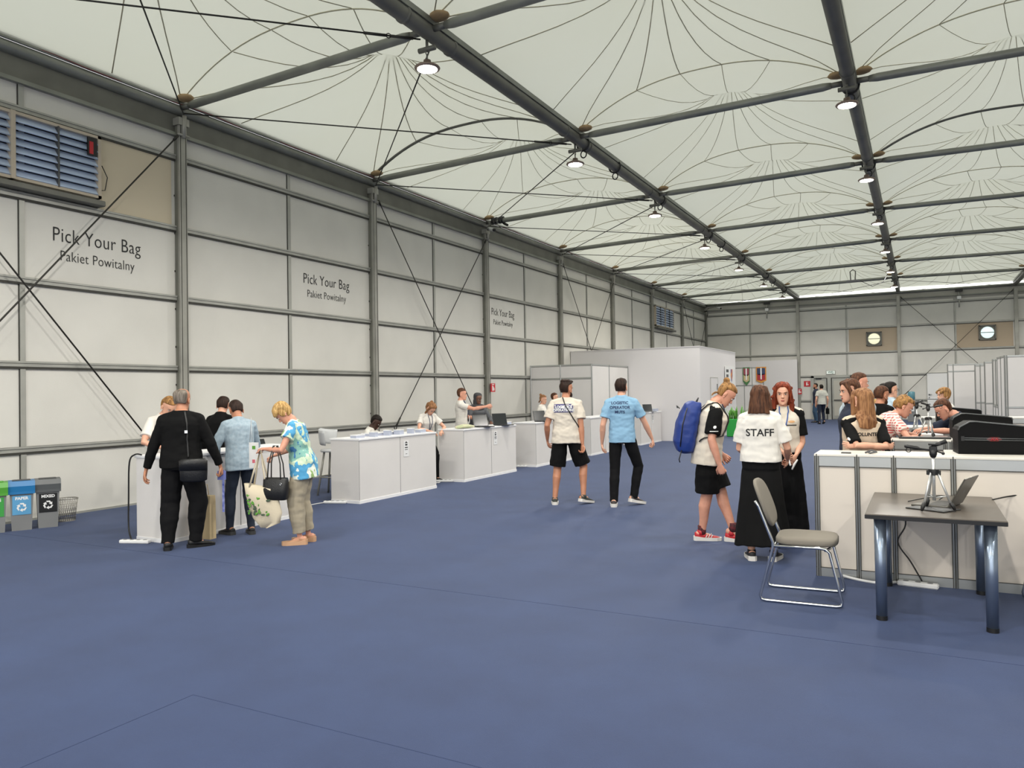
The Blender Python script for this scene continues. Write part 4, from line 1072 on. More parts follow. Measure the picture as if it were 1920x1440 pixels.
    for i, (h, kn, an, fd, lift) in enumerate(LG):
        if hide_legs: break
        m1 = h.lerp(kn, .45); c1 = kn.lerp(an, .3); sd = V((1, 0, 0))
        b.tube([h + V((0, 0, .02)), m1, kn, c1 - fd * .012, kn.lerp(an, .65), an], [.078 * k * bw * lw, .072 * k * bw * lw, .055 * k * bw * lw, .056 * k * bw * lw, .042 * k * bw * lw, .034 * k * lw], 14, side=sd, round_=True)
        b.tube([an + V((0, 0, -.02 * k)) - fd * .04 * k, an + fd * .06 * k + V((0, 0, -.04 * k))], [.035 * k, .03 * k], 10, round_=True)
    hn = MB()
    for i, (sh, el, wr, palm, curl) in enumerate(AR):
        f_ = 1.0 if not female else .86
        aw = f_ * (1 + (fb - 1) * .5)
        b.tube([sh, sh.lerp(el, .35), sh.lerp(el, .8), el, el.lerp(wr, .3), el.lerp(wr, .7), wr], [.048 * k * aw, .047 * k * aw, .041 * k * aw, .039 * k * aw, .041 * k * aw, .031 * k * aw, (.027 * k * f_, .021 * k * f_)], 12, side=V((0, 1, 0)), round_=True)
        d_ = (wr - el).normalized()
        hand(hn, wr + d_ * .012, (d_ + V(palm) * .12), palm, None, k * (1 if not female else .9), curl, thumb_side=(-1 if i == 0 else 1))
    # head
    hb = [[HP(p) for p in r] for r in head_rings(HEAD)]
    b.rings(hb)
    b.rings([[HP(p) for p in r] for r in [[V((cos(t) * w_, y_ + sin(t) * d_, z_)) for t in [2 * pi * j / 10 for j in range(10)]] for z_, w_, y_, d_ in ((.078, .014, .084, .016), (.084, .017, .092, .02), (.094, .013, .092, .018), (.11, .009, .084, .014), (.13, .0085, .080, .010))]])
    b.ball(HP((0, .078, .140)), (.045 * hk, .014 * hk, .008 * hk), 12, 6, rot=HR)      # brow ridge
    b.ball(HP((0, .082, .052)), (.022 * hk, .014 * hk, .013 * hk), 12, 6, rot=HR)      # mouth
    b.ball(HP((0, .080, .014)), (.020 * hk, .015 * hk, .014 * hk), 12, 6, rot=HR)      # chin
    me = remesh(b, 'body', vox, 2)
    ex = MB(); ex.v, ex.f, ex.mi, ex.sm = hn.v, hn.f, [0] * len(hn.f), hn.sm
    for s in (-1, 1):   # ears
        ex.ball(HP((s * .075, -.012, .105)), (.010 * hk, .019 * hk, .032 * hk), 12, 8, rot=HR @ rotm('Z', s * .35) @ rotm('X', -.2))
        ex.ball(HP((s * .078, -.008, .078)), (.007 * hk, .010 * hk, .013 * hk), 10, 6, rot=HR)
    if face:
        for s in (-1, 1):
            ex.ball(HP((s * .031, .0775, .1205)), (.0125 * hk, .0085 * hk, .0075 * hk), 12, 8, 1, rot=HR)
            ex.ball(HP((s * .031, .0835, .1205)), (.0058 * hk, .0045 * hk, .0062 * hk), 10, 6, 2, rot=HR)
            ex.tube([HP((s * .015, .090, .138)), HP((s * .032, .091, .143)), HP((s * .050, .079, .139))], [.0025 * hk, .0035 * hk, .002 * hk], 6, 4)
            ex.tube([HP((s * .0185, .083, .122)), HP((s * .031, .0885, .1285)), HP((s * .044, .078, .123))], .0018 * hk, 5, 4)
        ex.ball(HP((0, .0925, .0555)), (.021 * hk, .006 * hk, .0042 * hk), 12, 6, 3, rot=HR); ex.ball(HP((0, .092, .0475)), (.018 * hk, .007 * hk, .0050 * hk), 12, 6, 3, rot=HR)
    me, mi = append_mb(me, ex)
    body = link(me, 'body', [M_SK[skin], M_EYE, M_IRIS, M_LIP, M_BROW], root)
    me.polygons.foreach_set('material_index', mi); me.update()
    # ---------------- clothing
    def wrinkle(seed, amp, fr_=9):
        o_ = V((seed * 7.1, seed * 3.3, seed))
        return lambda c: amp * (noise.noise(V((c.x * fr_, c.y * fr_, c.z * fr_ * 1.7)) + o_) + .5 * noise.noise(V((c.x * fr_ * 2.3, c.y * fr_ * 2.3, c.z * fr_ * 3)) + o_))
    seed = random.uniform(0, 50)
    out = {'root': root, 'body': body, 'T': T, 'D': D, 'HP': HP, 'HR': HR, 'AR': AR, 'LG': LG, 'k': k, 'hk': hk}
    if top:
        g = top.get('loose', .014); hem = top.get('hem', -.06)
        q = MB(); ss = [x for x in TS if x[0] > max(hem, -.03) + .02]
        rr = []
        wl = top.get('hemw', .165 if not female else .16) * fb; wd = top.get('hemd', .118) * fb
        rr.append(section(hem, wl + g, wd + g, TS[2][3], 0))
        for s_, a, d, y in ss:
            u_ = max(0, min(1, (s_ - hem) / .35)); a2 = max(a * fb, wl * (1 - u_) + a * fb * u_); d2 = max(d * fb, wd * (1 - u_) + d * fb * u_)
            gg = g if s_ < .5 else .008
            rr.append(section(s_, a2 if s_ < .44 else a * max(bw, 1), d2 if s_ < .44 else d * max(bw, 1), y, gg if s_ < .46 else .009))
        if top.get('collar'): rr.append(section(.55, .056, .056, -.010, .006))
        q.rings(rr)
        for s_, j_ in ((-1, S_l), (1, S_r)): q.tube([T(s_ * .045, -.014, .498), j_ + (T(0, 0, .455) - T(0, 0, .44))], [.044 * k, .054 * k], 12, round_=True)
        sl = top.get('sleeve', .62); sl_m = top.get('sleeve_mat')
        qs = []
        if top.get('sg') is not None: g = top['sg']
        for sh, el, wr, palm, curl in AR:
            f_ = (1.0 if not female else .9) * (.88 if top.get('sg') is not None else 1)
            pth = []; rad = []
            inner = T(0, -.01, .44).lerp(sh, .6 if not sl_m else .88)
            if sl <= 1:
                e_ = sh.lerp(el, sl)
                pth = [inner, sh, sh.lerp(e_, .3), sh.lerp(e_, .7), e_]; rad = [.040 * k, (.055 * f_ + g * .2) * k * fb, (.058 * f_ + g * .35) * k * fb, (.059 * f_ + g * .5) * k * fb, (.060 * f_ + g * .75) * k]
            else:
                e_ = el.lerp(wr, sl - 1)
                pth = [inner, sh, sh.lerp(el, .5), el, el.lerp(e_, .5), e_]; rad = [.042 * k, (.056 * f_ + g * .2) * k * fb, (.056 * f_ + g * .4) * k, (.054 * f_ + g * .3) * k, (.049 * f_ + g * .2) * k, (.037 * f_ + g * .25) * k]
            if sl_m:
                sg = -1 if sh == S_l else 1
                m_ = MB().tube(pth, rad, 14, side=V((0, 1, 0))); m_.tube([T(sg * .055, -.012, .49), T(sg * .1, -.012, .465), sh], [(.036 * k, .048 * k), (.050 * k, .060 * k), .060 * k], 12, side=D((0, 0, 1)), round_=True); qs.append(m_)
            else: q.tube(pth, rad, 14, side=V((0, 1, 0)))
        sh_me = remesh(q, 'shirt', vox * 1.15, 3, wrinkle(seed, top.get('wr', .006)))
        out['shirt'] = link(sh_me, top.get('name', 'shirt'), top['mat'], root)
        if sl_m:
            out['sleeves'] = []
            for m_ in qs:
                s_ = link(remesh(m_, 'sleeve', vox * 1.15, 3, lambda c: .004 + wrinkle(seed, .004)(c)), 'sleeve', sl_m, out['shirt'])
                s_['label'] = 'black raglan sleeve'; out['sleeves'].append(s_)
    if bottom:
        kind = bottom['kind']; g = bottom.get('loose', .012); q = MB()
        rr = [section(s_, a * fb, d * fb, y, g * .6 + .003) for s_, a, d, y in TS if s_ < bottom.get('waist', .1)]
        if kind in ('trousers', 'shorts'):
            q.rings(rr)
            for h, kn, an, fd, lift in LG:
                top_ = h + V((0, 0, .03))
                if kind == 'trousers':
                    cf = bottom.get('cuff', .052); en = an + V((0, 0, -.02 * k)) if not bottom.get('crop') else kn.lerp(an, bottom['crop'])
                    q.tube([top_, h.lerp(kn, .4), kn, kn.lerp(en, .4) - fd * .008, kn.lerp(en, .8), en], [(.086 * fb + g * .3) * k, (.082 * fb + g * .7) * k, (.062 * fb + g) * k, (.060 * fb + g) * k, (cf + g * .5) * k, (cf + g * .5) * k], 16, side=V((1, 0, 0)))
                else:
                    e_ = h.lerp(kn, bottom.get('len', .85))
                    q.tube([top_, h.lerp(e_, .5), e_], [(.09 * fb) * k, (.088 * fb + g) * k, (.088 * fb + g) * k], 16, side=V((1, 0, 0)))
        else:
            hem = bottom.get('hem', .12); A_ = LG[0][2]; B_ = LG[1][2]; c = (A_ + B_) / 2; c.z = hem
            w_ = bottom.get('w', .26); rr = rr[::-1]
            q.rings(rr)
            tp = hp + V((0, 0, .06)); tb = V((c.x, c.y, hem))
            q.tube([tp, hp + V((0, 0, -.05)), hp.lerp(tb, .4), hp.lerp(tb, .75), tb], [(.16 * fb * k, .11 * fb * k), (.18 * fb * k, .125 * fb * k), ((.18 + (w_ - .18) * .4) * k, .15 * k), ((.18 + (w_ - .18) * .8) * k, .165 * k), (w_ * k, .18 * k)], 26, side=V((1, 0, 0)))
        def dz(c): 
            z = wrinkle(seed + 3, bottom.get('wr', .006), 7)(c)
            if kind == 'skirt': z += .012 * noise.noise(V((c.x * 16, c.y * 16, c.z * 1.2))) * max(0, min(1, (hz - c.z) / .4))
            return z
        out['bottom'] = link(remesh(q, 'bottom', vox * 1.25, 3, dz), {'trousers': 'trousers', 'shorts': 'shorts', 'skirt': 'skirt'}[kind], bottom['mat'], root)
        if bottom.get('belt'): MB().rings([section(.085, .157 * fb, .105 * fb, 0, g + .004), section(.115, .153 * fb, .103 * fb, 0, g + .004)]).build('belt', M_BLACK, root)
    if shoes:
        for i, (h, kn, an, fd, lift) in enumerate(LG):
            if hide_legs: break
            m_, sole_ = shoes['mat'], shoes.get('sole', M_BLACK)
            sd = V((fd.y, -fd.x, 0)); tilt = -lift * 5.0
            base = V((an.x, an.y, 0)) + V((0, 0, lift * k))
            up = V((0, 0, 1))
            # lifted heel: the foot pivots on the toe
            if lift > 0:
                aa = math.asin(min(.95, lift * k / .19)); f2 = (fd * cos(aa) - up * sin(aa)); u2 = (up * cos(aa) + fd * sin(aa))
            else: f2, u2 = fd, up
            def SP(x, y, z): return base + sd * x * k + f2 * y * k + u2 * z * k
            s_ = MB()
            prof = [(-.075, .028, .03, .085), (-.05, .036, .02, .09), (0, .039, .02, .088), (.05, .041, .02, .07), (.10, .047, .02, .056), (.15, .044, .02, .046), (.185, .028, .022, .036)]
            rg = []
            for y, w_, zl, zh in prof:
                rg.append([SP(w_ * cos(t), y, (zl + zh) / 2 + (zh - zl) / 2 * sin(t) * (1 if sin(t) > 0 else 1)) for t in [2 * pi * j / 14 for j in range(14)]])
            s_.rings(rg)
            s_.tube([SP(0, -.01, .06), SP(0, -.012, shoes.get('ankle', .10))], [.042 * k, .039 * k], 12)
            so = s_.build('shoe', m_, root)
            z = MB(); tk = shoes.get('thick', .026)
            poly = [(-.04, -.07), (-.02, -.088), (.02, -.088), (.04, -.07), (.042, 0), (.052, .09), (.048, .15), (.03, .192), (-.0, .205), (-.03, .19), (-.047, .15), (-.05, .09), (-.041, 0)]
            z.rings([[SP(x, y, 0.0) for x, y in poly], [SP(x, y, tk + (.012 if y < 0 else 0)) for x, y in poly]], smooth=False)
            z.build('sole', sole_, so)
            if shoes.get('lace'):
                l_ = MB()
                for yy in (.03, .055, .08, .105): l_.tube([SP(-.02, yy, .078 - yy * .35 + .012), SP(.02, yy, .078 - yy * .35 + .012)], .004, 6)
                l_.build('laces', shoes['lace'], so)
    # ---------------- hair
    if hair: 
        hm = M_H[hairm]; q = MB(); dsp = None
        def cap(zmin, front_low, gx=.010, gt=.014, gb=.012, ff=.092):
            pr = []
            for z, hw, f, b_ in HEAD:
                if z < zmin: continue
                hair_front = ff if z > .188 else (front_low + (ff - front_low) * max(0, (z - .150) / .038) ** 1.5 if z > .150 else front_low)
                f2 = min(f + .012, hair_front)
                pr.append((z + (gt if z > .2 else gt * .5 * max(0, (z - .12) / .08)), hw + gx, f2, b_ - gb))
            z, hw, f, b_ = pr[-1]; pr.append((z + .004, hw * .5, f, b_))
            return [[HP(p) for p in r] for r in head_rings(pr)]
        vx = min(vox, .0075)
        if hair == 'bald':
            pr = [(z, hw + (.005 if z < .19 else -.001), -.012 if z < .15 else -.02, b_ - .007) for z, hw, f, b_ in HEAD if .045 < z < .222]
            q.rings([[HP(p) for p in r] for r in head_rings(pr)])
        elif hair in ('short', 'fade', 'quiff'):
            q.rings(cap(.065 if hair == 'short' else .06, -.012, .006 if hair != 'short' else .009, .014 if hair != 'quiff' else .02, .008))
            if hair == 'quiff':
                for x in (-.035, -.012, .01, .03): q.ball(HP((x, .05, .228 + .005 * cos(x * 60))), (.028 * hk, .040 * hk, .022 * hk), 12, 8, rot=HR @ rotm('X', .12))
                q.ball(HP((0, -.02, .225)), (.072 * hk, .09 * hk, .034 * hk), 14, 8, rot=HR)
        elif hair == 'mid':
            q.rings(cap(.045, -.002, .016, .022, .022, .098))
            q.ball(HP((0, -.06, .15)), (.085 * hk, .065 * hk, .085 * hk), 16, 10, rot=HR)
            for s in (-1, 1): q.ball(HP((s * .06, .045, .185)), (.035 * hk, .055 * hk, .032 * hk), 12, 8, rot=HR @ rotm('X', -.5)); q.ball(HP((s * .078, .0, .125)), (.014 * hk, .04 * hk, .05 * hk), 12, 8, rot=HR)
        elif hair == 'curly':
            q.rings(cap(.05, .0, .014, .016, .018))
            rn = random.Random(3)
            for j in range(70):
                a = rn.uniform(0, 2 * pi); z = rn.uniform(.06, .225); 
                if sin(a) > .1 and z < .175: continue
                w_ = .085 * sqrt(max(.05, 1 - ((z - .12) / .125) ** 2)); q.ball(HP((w_ * cos(a), -.012 + (w_ + .02) * sin(a), z + .01)), .021 * hk, 8, 6)
        elif hair in ('bun', 'topknot'):
            q.rings(cap(.05, -.01, .008, .014, .010))
            c0 = (0, -.085, .215) if hair == 'topknot' else (0, -.10, .232)
            q.ball(HP(c0), (.036 * hk, .036 * hk, .034 * hk), 14, 9, rot=HR); q.ball(HP((0, -.075, .2)), (.03 * hk, .04 * hk, .03 * hk), 12, 8, rot=HR)
            if hair == 'bun':
                for j in range(5): q.tube([HP((-.03 + j * .015, -.095, .06)), HP((-.025 + j * .013, -.105, .03)), HP((-.03 + j * .015, -.1, .005))], [.012, .009, .004], 6, round_=True)
            else:
                q.tube([HP((0, -.09, .19)), HP((-.02, -.13, .12)), HP((-.03, -.12, .02)), HP((-.05, -.09, -.06))], [(.045, .02), (.06, .03), (.055, .03), (.03, .02)], 12, side=HR @ V((1, 0, 0)), round_=True)
                for s in (-1, 1): q.tube([HP((s * .05, .03, .2)), HP((s * .085, .02, .12)), HP((s * .09, .02, .03)), HP((s * .085, .03, -.05))], [.03, .02, .02, .01], 8, round_=True)
        elif hair in ('bob', 'long', 'wavy'):
            q.rings(cap(.03, -.005, .014, .016, .016, .088))
            Ln = {'bob': .10, 'long': .14, 'wavy': .2}[hair]
            wd = {'bob': .10, 'long': .10, 'wavy': .12}[hair]
            # curtain of hair down the back and sides, following the shoulders
            dn = V((0, 0, -1)); bk = D((0, -1, 0), .5)
            c0 = HP((0, -.05, .17)); c1 = HP((0, -.05, .09)); c2 = HP((0, -.06, .01)); c3 = T(0, -.085, .50) if hair != 'bob' else HP((0, -.065, -.05))
            pts = [c0, c1, c2, c3]; rad = [(.082 * hk, .066 * hk), (.092 * hk, .07 * hk), (wd * hk, .062 * hk), ((wd + .008) * hk, .05 * hk)]
            if hair != 'bob':
                for e_ in range(1, 4):
                    pts.append(T(0, -.125 - .004 * e_, .50 - (Ln - .06) * e_ / 3)); rad.append(((wd + .016 - .004 * e_) * hk, (.036 - .005 * e_) * hk))
            q.tube(pts, rad, 22, side=HR @ V((1, 0, 0)), round_=(hair != 'bob'))
            for s in (-1, 1):
                q.tube([HP((s * .04, .045, .205)), HP((s * .078, .035, .15)), HP((s * .088, .022, .08)), HP((s * .09, .015, .0)), HP((s * .09, .012, -.05 if hair == 'bob' else -.09))] + ([HP((s * .10, .035, -.17)), HP((s * .095, .045, -.23))] if hair == 'wavy' else []), [.03, .022, .022, .026, .02 if hair != 'wavy' else .032] + ([.034, .014] if hair == 'wavy' else []), 10, round_=True)
            if hair == 'wavy':
                rn = random.Random(5)
                for j in range(60):
                    s = rn.choice((-1, 1)); z = rn.uniform(-.2, .19); q.ball(HP((s * rn.uniform(.075, .115 if z < .1 else .09), rn.uniform(-.09, .035), z)), rn.uniform(.012, .022) * hk, 8, 6)
            so = V((3, 1, 2)); dsp = lambda c: .006 * noise.noise(V((c.x * 34, c.y * 34, c.z * 4)) + so)
        elif hair == 'hood':
            q.rings([[HP(p) for p in r] for r in head_rings([(z + .01 * (z > .15), hw + .022, min(f, .055), b_ - .03) for z, hw, f, b_ in HEAD])])
            q.tube([HP((0, -.03, .06)), HP((0, -.02, -.02)), T(0, -.01, .5), T(0, -.0, .42)], [(.09, .09), (.085, .085), (.14, .11), (.17, .13)], 18, side=HR @ V((1, 0, 0)), round_=True)
        hme = remesh(q, 'hair', vx, 2 if hair != 'curly' else 1, dsp)
        link(hme, 'hair' if hair != 'hood' else 'hood', hm, root)
    if beard:
        q = MB()
        q.rings([[HP(p) for p in r] for r in head_rings([(z - .006, hw + .005, f + .006 if z < .05 else (f - .012 if z < .07 else .03), .0) for z, hw, f, b_ in HEAD if z < .10])])
        q2 = remesh(q, 'beard', vox, 1); link(q2, 'beard', M_H[beard], root)
    return out

def drape(o, pts, r, m, name, parent, dirv, flat=None, n=6, off=.006):
    """a strap laid over a garment: each point is dropped on the surface along dirv"""
    me = o.data; bt = BVHTree.FromPolygons([v.co for v in me.vertices], [p.vertices for p in me.polygons])
    res_ = []
    P = [V(p) for p in pts]; full = []
    for a, b in zip(P[:-1], P[1:]):
        full += [a.lerp(b, j / 6) for j in range(6)]
    full.append(P[-1])
    for p in full:
        h = bt.find_nearest(p)
        res_.append(h[0] + h[1] * off if h[0] is not None and (h[0] - p).length < .25 else p)
    return MB().tube(res_, flat or r, n, side=V(dirv)).build(name, m, parent)
def print_on(o, vs, fs, M, m, name, parent, dirv, off=.003):
    """writing laid on a garment: projected along dirv onto the surface"""
    me = o.data; bt = BVHTree.FromPolygons([v.co for v in me.vertices], [p.vertices for p in me.polygons])
    out = []; d = V(dirv).normalized()
    for v in vs:
        p = M @ V(v); h = bt.ray_cast(p - d * .3, d)
        out.append(h[0] - d * off if h[0] is not None and abs((h[0] - p).dot(d)) < .12 else p)
    mb = MB(); mb.add(out, fs)
    return mb.build(name, m, parent)
def back_text(P, txt, size, s_, x=0, m=None, line=1.0, front=False, name='lettering'):
    """prints on the back (or chest) at spine height s_"""
    v, f = text_mb(txt, size, 0, .0015, line=line)
    # subdivide long faces is unnecessary: glyphs are small
    sg = 1 if front else -1
    o = P['T'](x, .12 * sg, s_); X = P['D']((-sg, 0, 0), s_); Yv = P['D']((0, 0, 1), s_)
    return print_on(P['shirt'], v, f, frame_M(o, X, Yv), m or M_TEXT, name, P['shirt'], P['D']((0, -sg, 0), s_))

C_ = lambda n, c, **k_: mat(n, c, k_.pop('rough', .85), bump=.15, bscale=500, **k_)
M_BLK = C_('black cloth', '0b0b0c', spec=.2); M_BLK2 = C_('black jersey', '0f0f11', spec=.2); M_WTEE = C_('white cotton', 'ddd9d2'); M_CTEE = C_('cream cotton', 'd3cabc')
M_DENIM = C_('pale denim', '93a6b4', col2='a3b4c0', scale=30); M_JEANS = C_('dark jeans', '1d2636'); M_KHAKI = C_('khaki cotton', '9c927e', col2='a89e8a', scale=6)
M_POLO = C_('light blue polo', '86aecb'); M_NAVY = C_('navy cloth', '1c2438'); M_SHOEB = mat('black shoe', '18181a', .45); M_SOLEW = mat('white sole', 'd8d5d0', .6)
def blouse():
    m = mat('painted blouse', '3f86b5', .8, col2='b9d6c4', scale=3.2, stretch=(1.3, 1, .8))
    nt = m.node_tree
    rp = [n for n in nt.nodes if n.type == 'VALTORGB'][0].color_ramp
    rp.interpolation = 'CONSTANT'
    rp.elements[0].position = 0; rp.elements[0].color = (*rgb('3a6f9e'), 1)
    for p_, c in ((.38, '7fb0a6'), (.44, 'c9dcc0'), (.5, '4f9cc8'), (.56, 'dfe6da'), (.62, '8fae6a'), (.68, '3f648c')):
        e = rp.elements.new(p_); e.color = (*rgb(c), 1)
    rp.elements[len(rp.elements) - 1].color = (*rgb('3f648c'), 1)
    return m
M_BLOUSE = blouse()
def plaid():
    m = bpy.data.materials.new('red plaid'); m.use_nodes = True; nt = m.node_tree; N = nt.nodes; L = nt.links; b = N['Principled BSDF']; b.inputs['Roughness'].default_value = .85
    tc = N.new('ShaderNodeTexCoord'); ad = None
    for ax, sc in (('X', 9), ('Z', 11)):
        wv = N.new('ShaderNodeTexWave'); wv.bands_direction = ax; wv.inputs['Scale'].default_value = sc; wv.inputs['Distortion'].default_value = 1.5
        L.new(tc.outputs['Object'], wv.inputs[0])
        if ad is None: ad = wv
        else:
            mt = N.new('ShaderNodeMath'); mt.operation = 'ADD'; L.new(ad.outputs[1], mt.inputs[0]); L.new(wv.outputs[1], mt.inputs[1])
    rp = N.new('ShaderNodeValToRGB'); rp.color_ramp.elements[0].color = (*rgb('c05a58'), 1); rp.color_ramp.elements[0].position = .25; rp.color_ramp.elements[1].color = (*rgb('e6d3ca'), 1); rp.color_ramp.elements[1].position = .5
    md = N.new('ShaderNodeMath'); md.operation = 'MULTIPLY'; md.inputs[1].default_value = .5; L.new(mt.outputs[0], md.inputs[0]); L.new(md.outputs[0], rp.inputs[0]); L.new(rp.outputs[0], b.inputs[0])
    return m
M_PLAID = plaid()
def lanyard(P, col, length=.34, badge=True, front=True):
    T, sg = P['T'], 1
    m = mat('lanyard %s' % col, col, .7)
    pts = [T(-.055, .07, .54), T(-.04, .13, .45), T(-.005, .15, .5 - length + .04)]
    pts2 = [T(.055, .07, .54), T(.04, .13, .45), T(.005, .15, .5 - length + .04)]
    drape(P['shirt'], pts, .006, m, 'lanyard', P['shirt'], (1, 0, 0)); drape(P['shirt'], pts2, .006, m, 'lanyard', P['shirt'], (1, 0, 0))
    if badge:
        o = T(0, .165, .5 - length); M = frame_M(o, P['D']((1, 0, 0), .2), P['D']((0, 0, 1), .2))
        MB().box(-.045, .045, -.065, .065, -.003, .003, M=M).build('badge', M_WHITE2, P['shirt'])
# ----------------------------------------------------------------- near left group
YR = 118
P = person('stout man in black seen from behind at the nearest desk, bag strap across his back', (-7.12, 5.62), 128, H=1.79, fat=1.16, skin='tan', hair='bald', hairm='grey',
    top=dict(mat=M_BLK, sleeve=1.95, loose=.016, hem=-.05, hemw=.175), bottom=dict(kind='trousers', mat=M_BLK2, loose=.024, cuff=.056), shoes=dict(mat=M_SHOEB, sole=M_BLACK),
    legs=[(-.13, -.06, 0, -12), (.13, .02, 0, 62)], arms=[((-.36, .02, .84), (-.5, -1, 0), (1, 0, 0), .4), ((.37, .1, .86), (.6, -1, 0), (-1, 0, 0), .9)], head=(12, 8, 0), lean=3)
T, R_ = P['T'], P['root']
st = drape(P['shirt'], [T(.055, -.1, .53), T(.09, -.16, .4), T(.10, -.17, .2), T(.11, -.17, .06)], .01, M_BLACK, 'x', R_, (1, 0, 0), flat=[(.010, .003)] * 19)
st.name = 'shoulder_strap'
bag = thing('shoulder_bag', 'black leather shoulder bag hanging at the back of the man in black', 'bag', (0, 0, 0)); bag.matrix_world = R_.matrix_basis.copy()
st.parent = bag
q = MB().rings([[T(.165 + a * .14 * kx, -.19 + .045 * sin(t) * kx, z) for a, t in [(cos(2 * pi * j / 20), 2 * pi * j / 20) for j in range(20)]] for z, kx in ((-.19, .7), (-.17, .96), (-.07, 1), (.03, .95), (.045, .8))])
q.build('bag_body', mat('black leather', '1a1a1b', .35, bump=.2, bscale=60), bag)
q = MB().rings([[T(.165 + a * .145 * kx, -.205 + .045 * sin(t) * kx, z) for a, t in [(cos(2 * pi * j / 20), 2 * pi * j / 20) for j in range(20)]] for z, kx in ((-.07, .98), (.03, .99), (.05, .8))])
q.build('bag_flap', mat('black leather', '1a1a1b'), bag)
MB().box(.075, .105, -.012, .012, 0, .03).build('buckle', M_CHROME, bag, loc=tuple(T(.0, -.165, .30)))
def held(P, i, name, label, cat, build):
    """an item held in hand i, placed at the hand"""
    wr = P['AR'][i][2]; el = P['AR'][i][1]; d = (wr - el).normalized()
    t = thing(name, label, cat); M = P['root'].matrix_basis
    t.matrix_world = Matrix.Translation(M @ (wr + d * .09 * P['k'])) @ M.to_3x3().to_4x4()
    build(t); return t
def lan(t):
    MB().box(-.012, .012, -.002, .002, -.44, .03).build('ribbon', mat('blue ribbon', '3c4a9a', .6, col2='8f98cc', scale=18), t)
    MB().box(-.06, .03, -.004, .004, -.08, .02).build('card', mat('pale blue card', '6f78b8', .6), t)
held(P, 1, 'lanyard_ribbon', 'blue printed lanyard dangling from the right hand of the man in black', 'lanyard', lan)

P = person('man in white T-shirt behind the nearest desk, head half hidden by the man in black', (-8.42, 6.31), 0, H=1.74, skin='fair', hair='short', hairm='dblond', vox=.009,
    top=dict(mat=M_WTEE, sleeve=.72, loose=.016), bottom=dict(kind='trousers', mat=M_NAVY), shoes=dict(mat=M_SHOEB), lean=18, head=(10, 22, 0),
    arms=[((-.16, .40, 1.04), (-.6, -.6, 0), (0, 0, -1), .4), ((.2, .38, 1.04), (.6, -.6, 0), (0, 0, -1), .4)])
P = person('person in black jacket behind the nearest desk with back turned, between the two men', (-8.5, 7.3), 100, H=1.70, skin='fair', hair='short', hairm='dark', vox=.009,
    top=dict(mat=M_BLK, sleeve=1.95, loose=.018, collar=True), bottom=dict(kind='trousers', mat=M_BLK2), shoes=dict(mat=M_SHOEB), lean=10, head=(-25, 15, 0))
P = person('man in pale denim shirt and dark jeans at the nearest desk, looking down', (-7.16, 6.48), 162, H=1.66, skin='tan', hair='fade', hairm='dark', vox=.0062,
    top=dict(mat=M_DENIM, sleeve=1.85, loose=.02, collar=True, hem=-.1, hemw=.175), bottom=dict(kind='trousers', mat=M_JEANS, loose=.004, cuff=.045), shoes=dict(mat=mat('black trainer', '202022', .6), sole=mat('dark sole', '3a3a3a'), lace=M_DGREY, thick=.032),
    legs=[(-.11, .10, 0, -12), (.1, -.06, 0, 15)], lean=10, head=(8, 32, 0), arms=[((-.17, .30, 1.02), (-.6, -.8, 0), (.5, 0, -.5), .7), ((.14, .36, 1.05), (.6, -.8, 0), (-.5, 0, -.5), .7)])
held(P, 0, 'smartphone', 'phone held by the man in the denim shirt', 'phone', lambda t: MB().box(-.035, .035, -.07, .07, -.004, .004, bev=.003).build('casing', M_BLACK, t))
# bag slip hanging on his arm
P = person('blond woman in blue and green patterned blouse and khaki trousers, looking into her bags', (-6.08, 6.38), 214, H=1.66, fat=1.1, female=True, skin='pink', hair='mid', hairm='blond', vox=.0062,
    top=dict(mat=M_BLOUSE, sleeve=.5, loose=.03, hem=-.14, hemw=.185, wr=.01, name='blouse'), bottom=dict(kind='trousers', mat=M_KHAKI, loose=.03, cuff=.062, crop=.88, wr=.01), shoes=dict(mat=mat('beige sandal', 'b98a6b', .6), sole=mat('wedge sole', 'c49a78', .7), thick=.045, ankle=.07),
    legs=[(-.09, .03, 0, -6), (.09, -.04, 0, 8)], lean=16, neck=.02, head=(-5, 38, 0), arms=[((-.14, .40, 1.12), (-.7, -.7, -.3), (.3, 0, -.8), .9), ((.18, .36, 1.02), (.8, -.7, -.3), (-.3, 0, -.8), .9)])
MW = P['root'].matrix_basis; kk = P['k']
e0 = MW @ P['AR'][0][1].lerp(P['AR'][0][2], .35); wl = MW @ P['AR'][0][2]
t = thing('handbag', 'black leather handbag hanging from the blond woman\'s forearm', 'bag', (e0.x, e0.y, 0), radians(15))
zb = e0.z - .30
MB().rings([[(.145 * kx * math.copysign(abs(cos(a)) ** .5, cos(a)), .06 * ky * math.copysign(abs(sin(a)) ** .6, sin(a)), z) for a in [2 * pi * j / 28 for j in range(28)]] for z, kx, ky in ((zb - .24, .8, .8), (zb - .23, .9, 1), (zb - .12, 1, 1.05), (zb - .02, .98, .8), (zb, .94, .6))]).build('bag_body', mat('black grained leather', '1c1c1d', .4, bump=.3, bscale=90), t)
for s in (-1, 1): MB().tube([(-.08, s * .04, zb - .03), (-.07, s * .03, zb + .15), (-.02, s * .01, e0.z + .045), (.02, s * .01, e0.z + .045), (.07, s * .03, zb + .15), (.08, s * .04, zb - .03)], .007, 8).build('handle', mat('dark strap', '2c2a28', .5), t)
MB().tube([(.09 + .012 * cos(a), -.06, zb - .06 + .012 * sin(a)) for a in [j * pi / 5 for j in range(10)]], .003, 6, closed=True).build('eyelet', M_CHROME, t)
t = thing('tote_bag', 'cream cotton tote with green print held open by the blond woman', 'bag', (wl.x - .02, wl.y - .05, 0), radians(10))
zt = wl.z - .42
rg = []
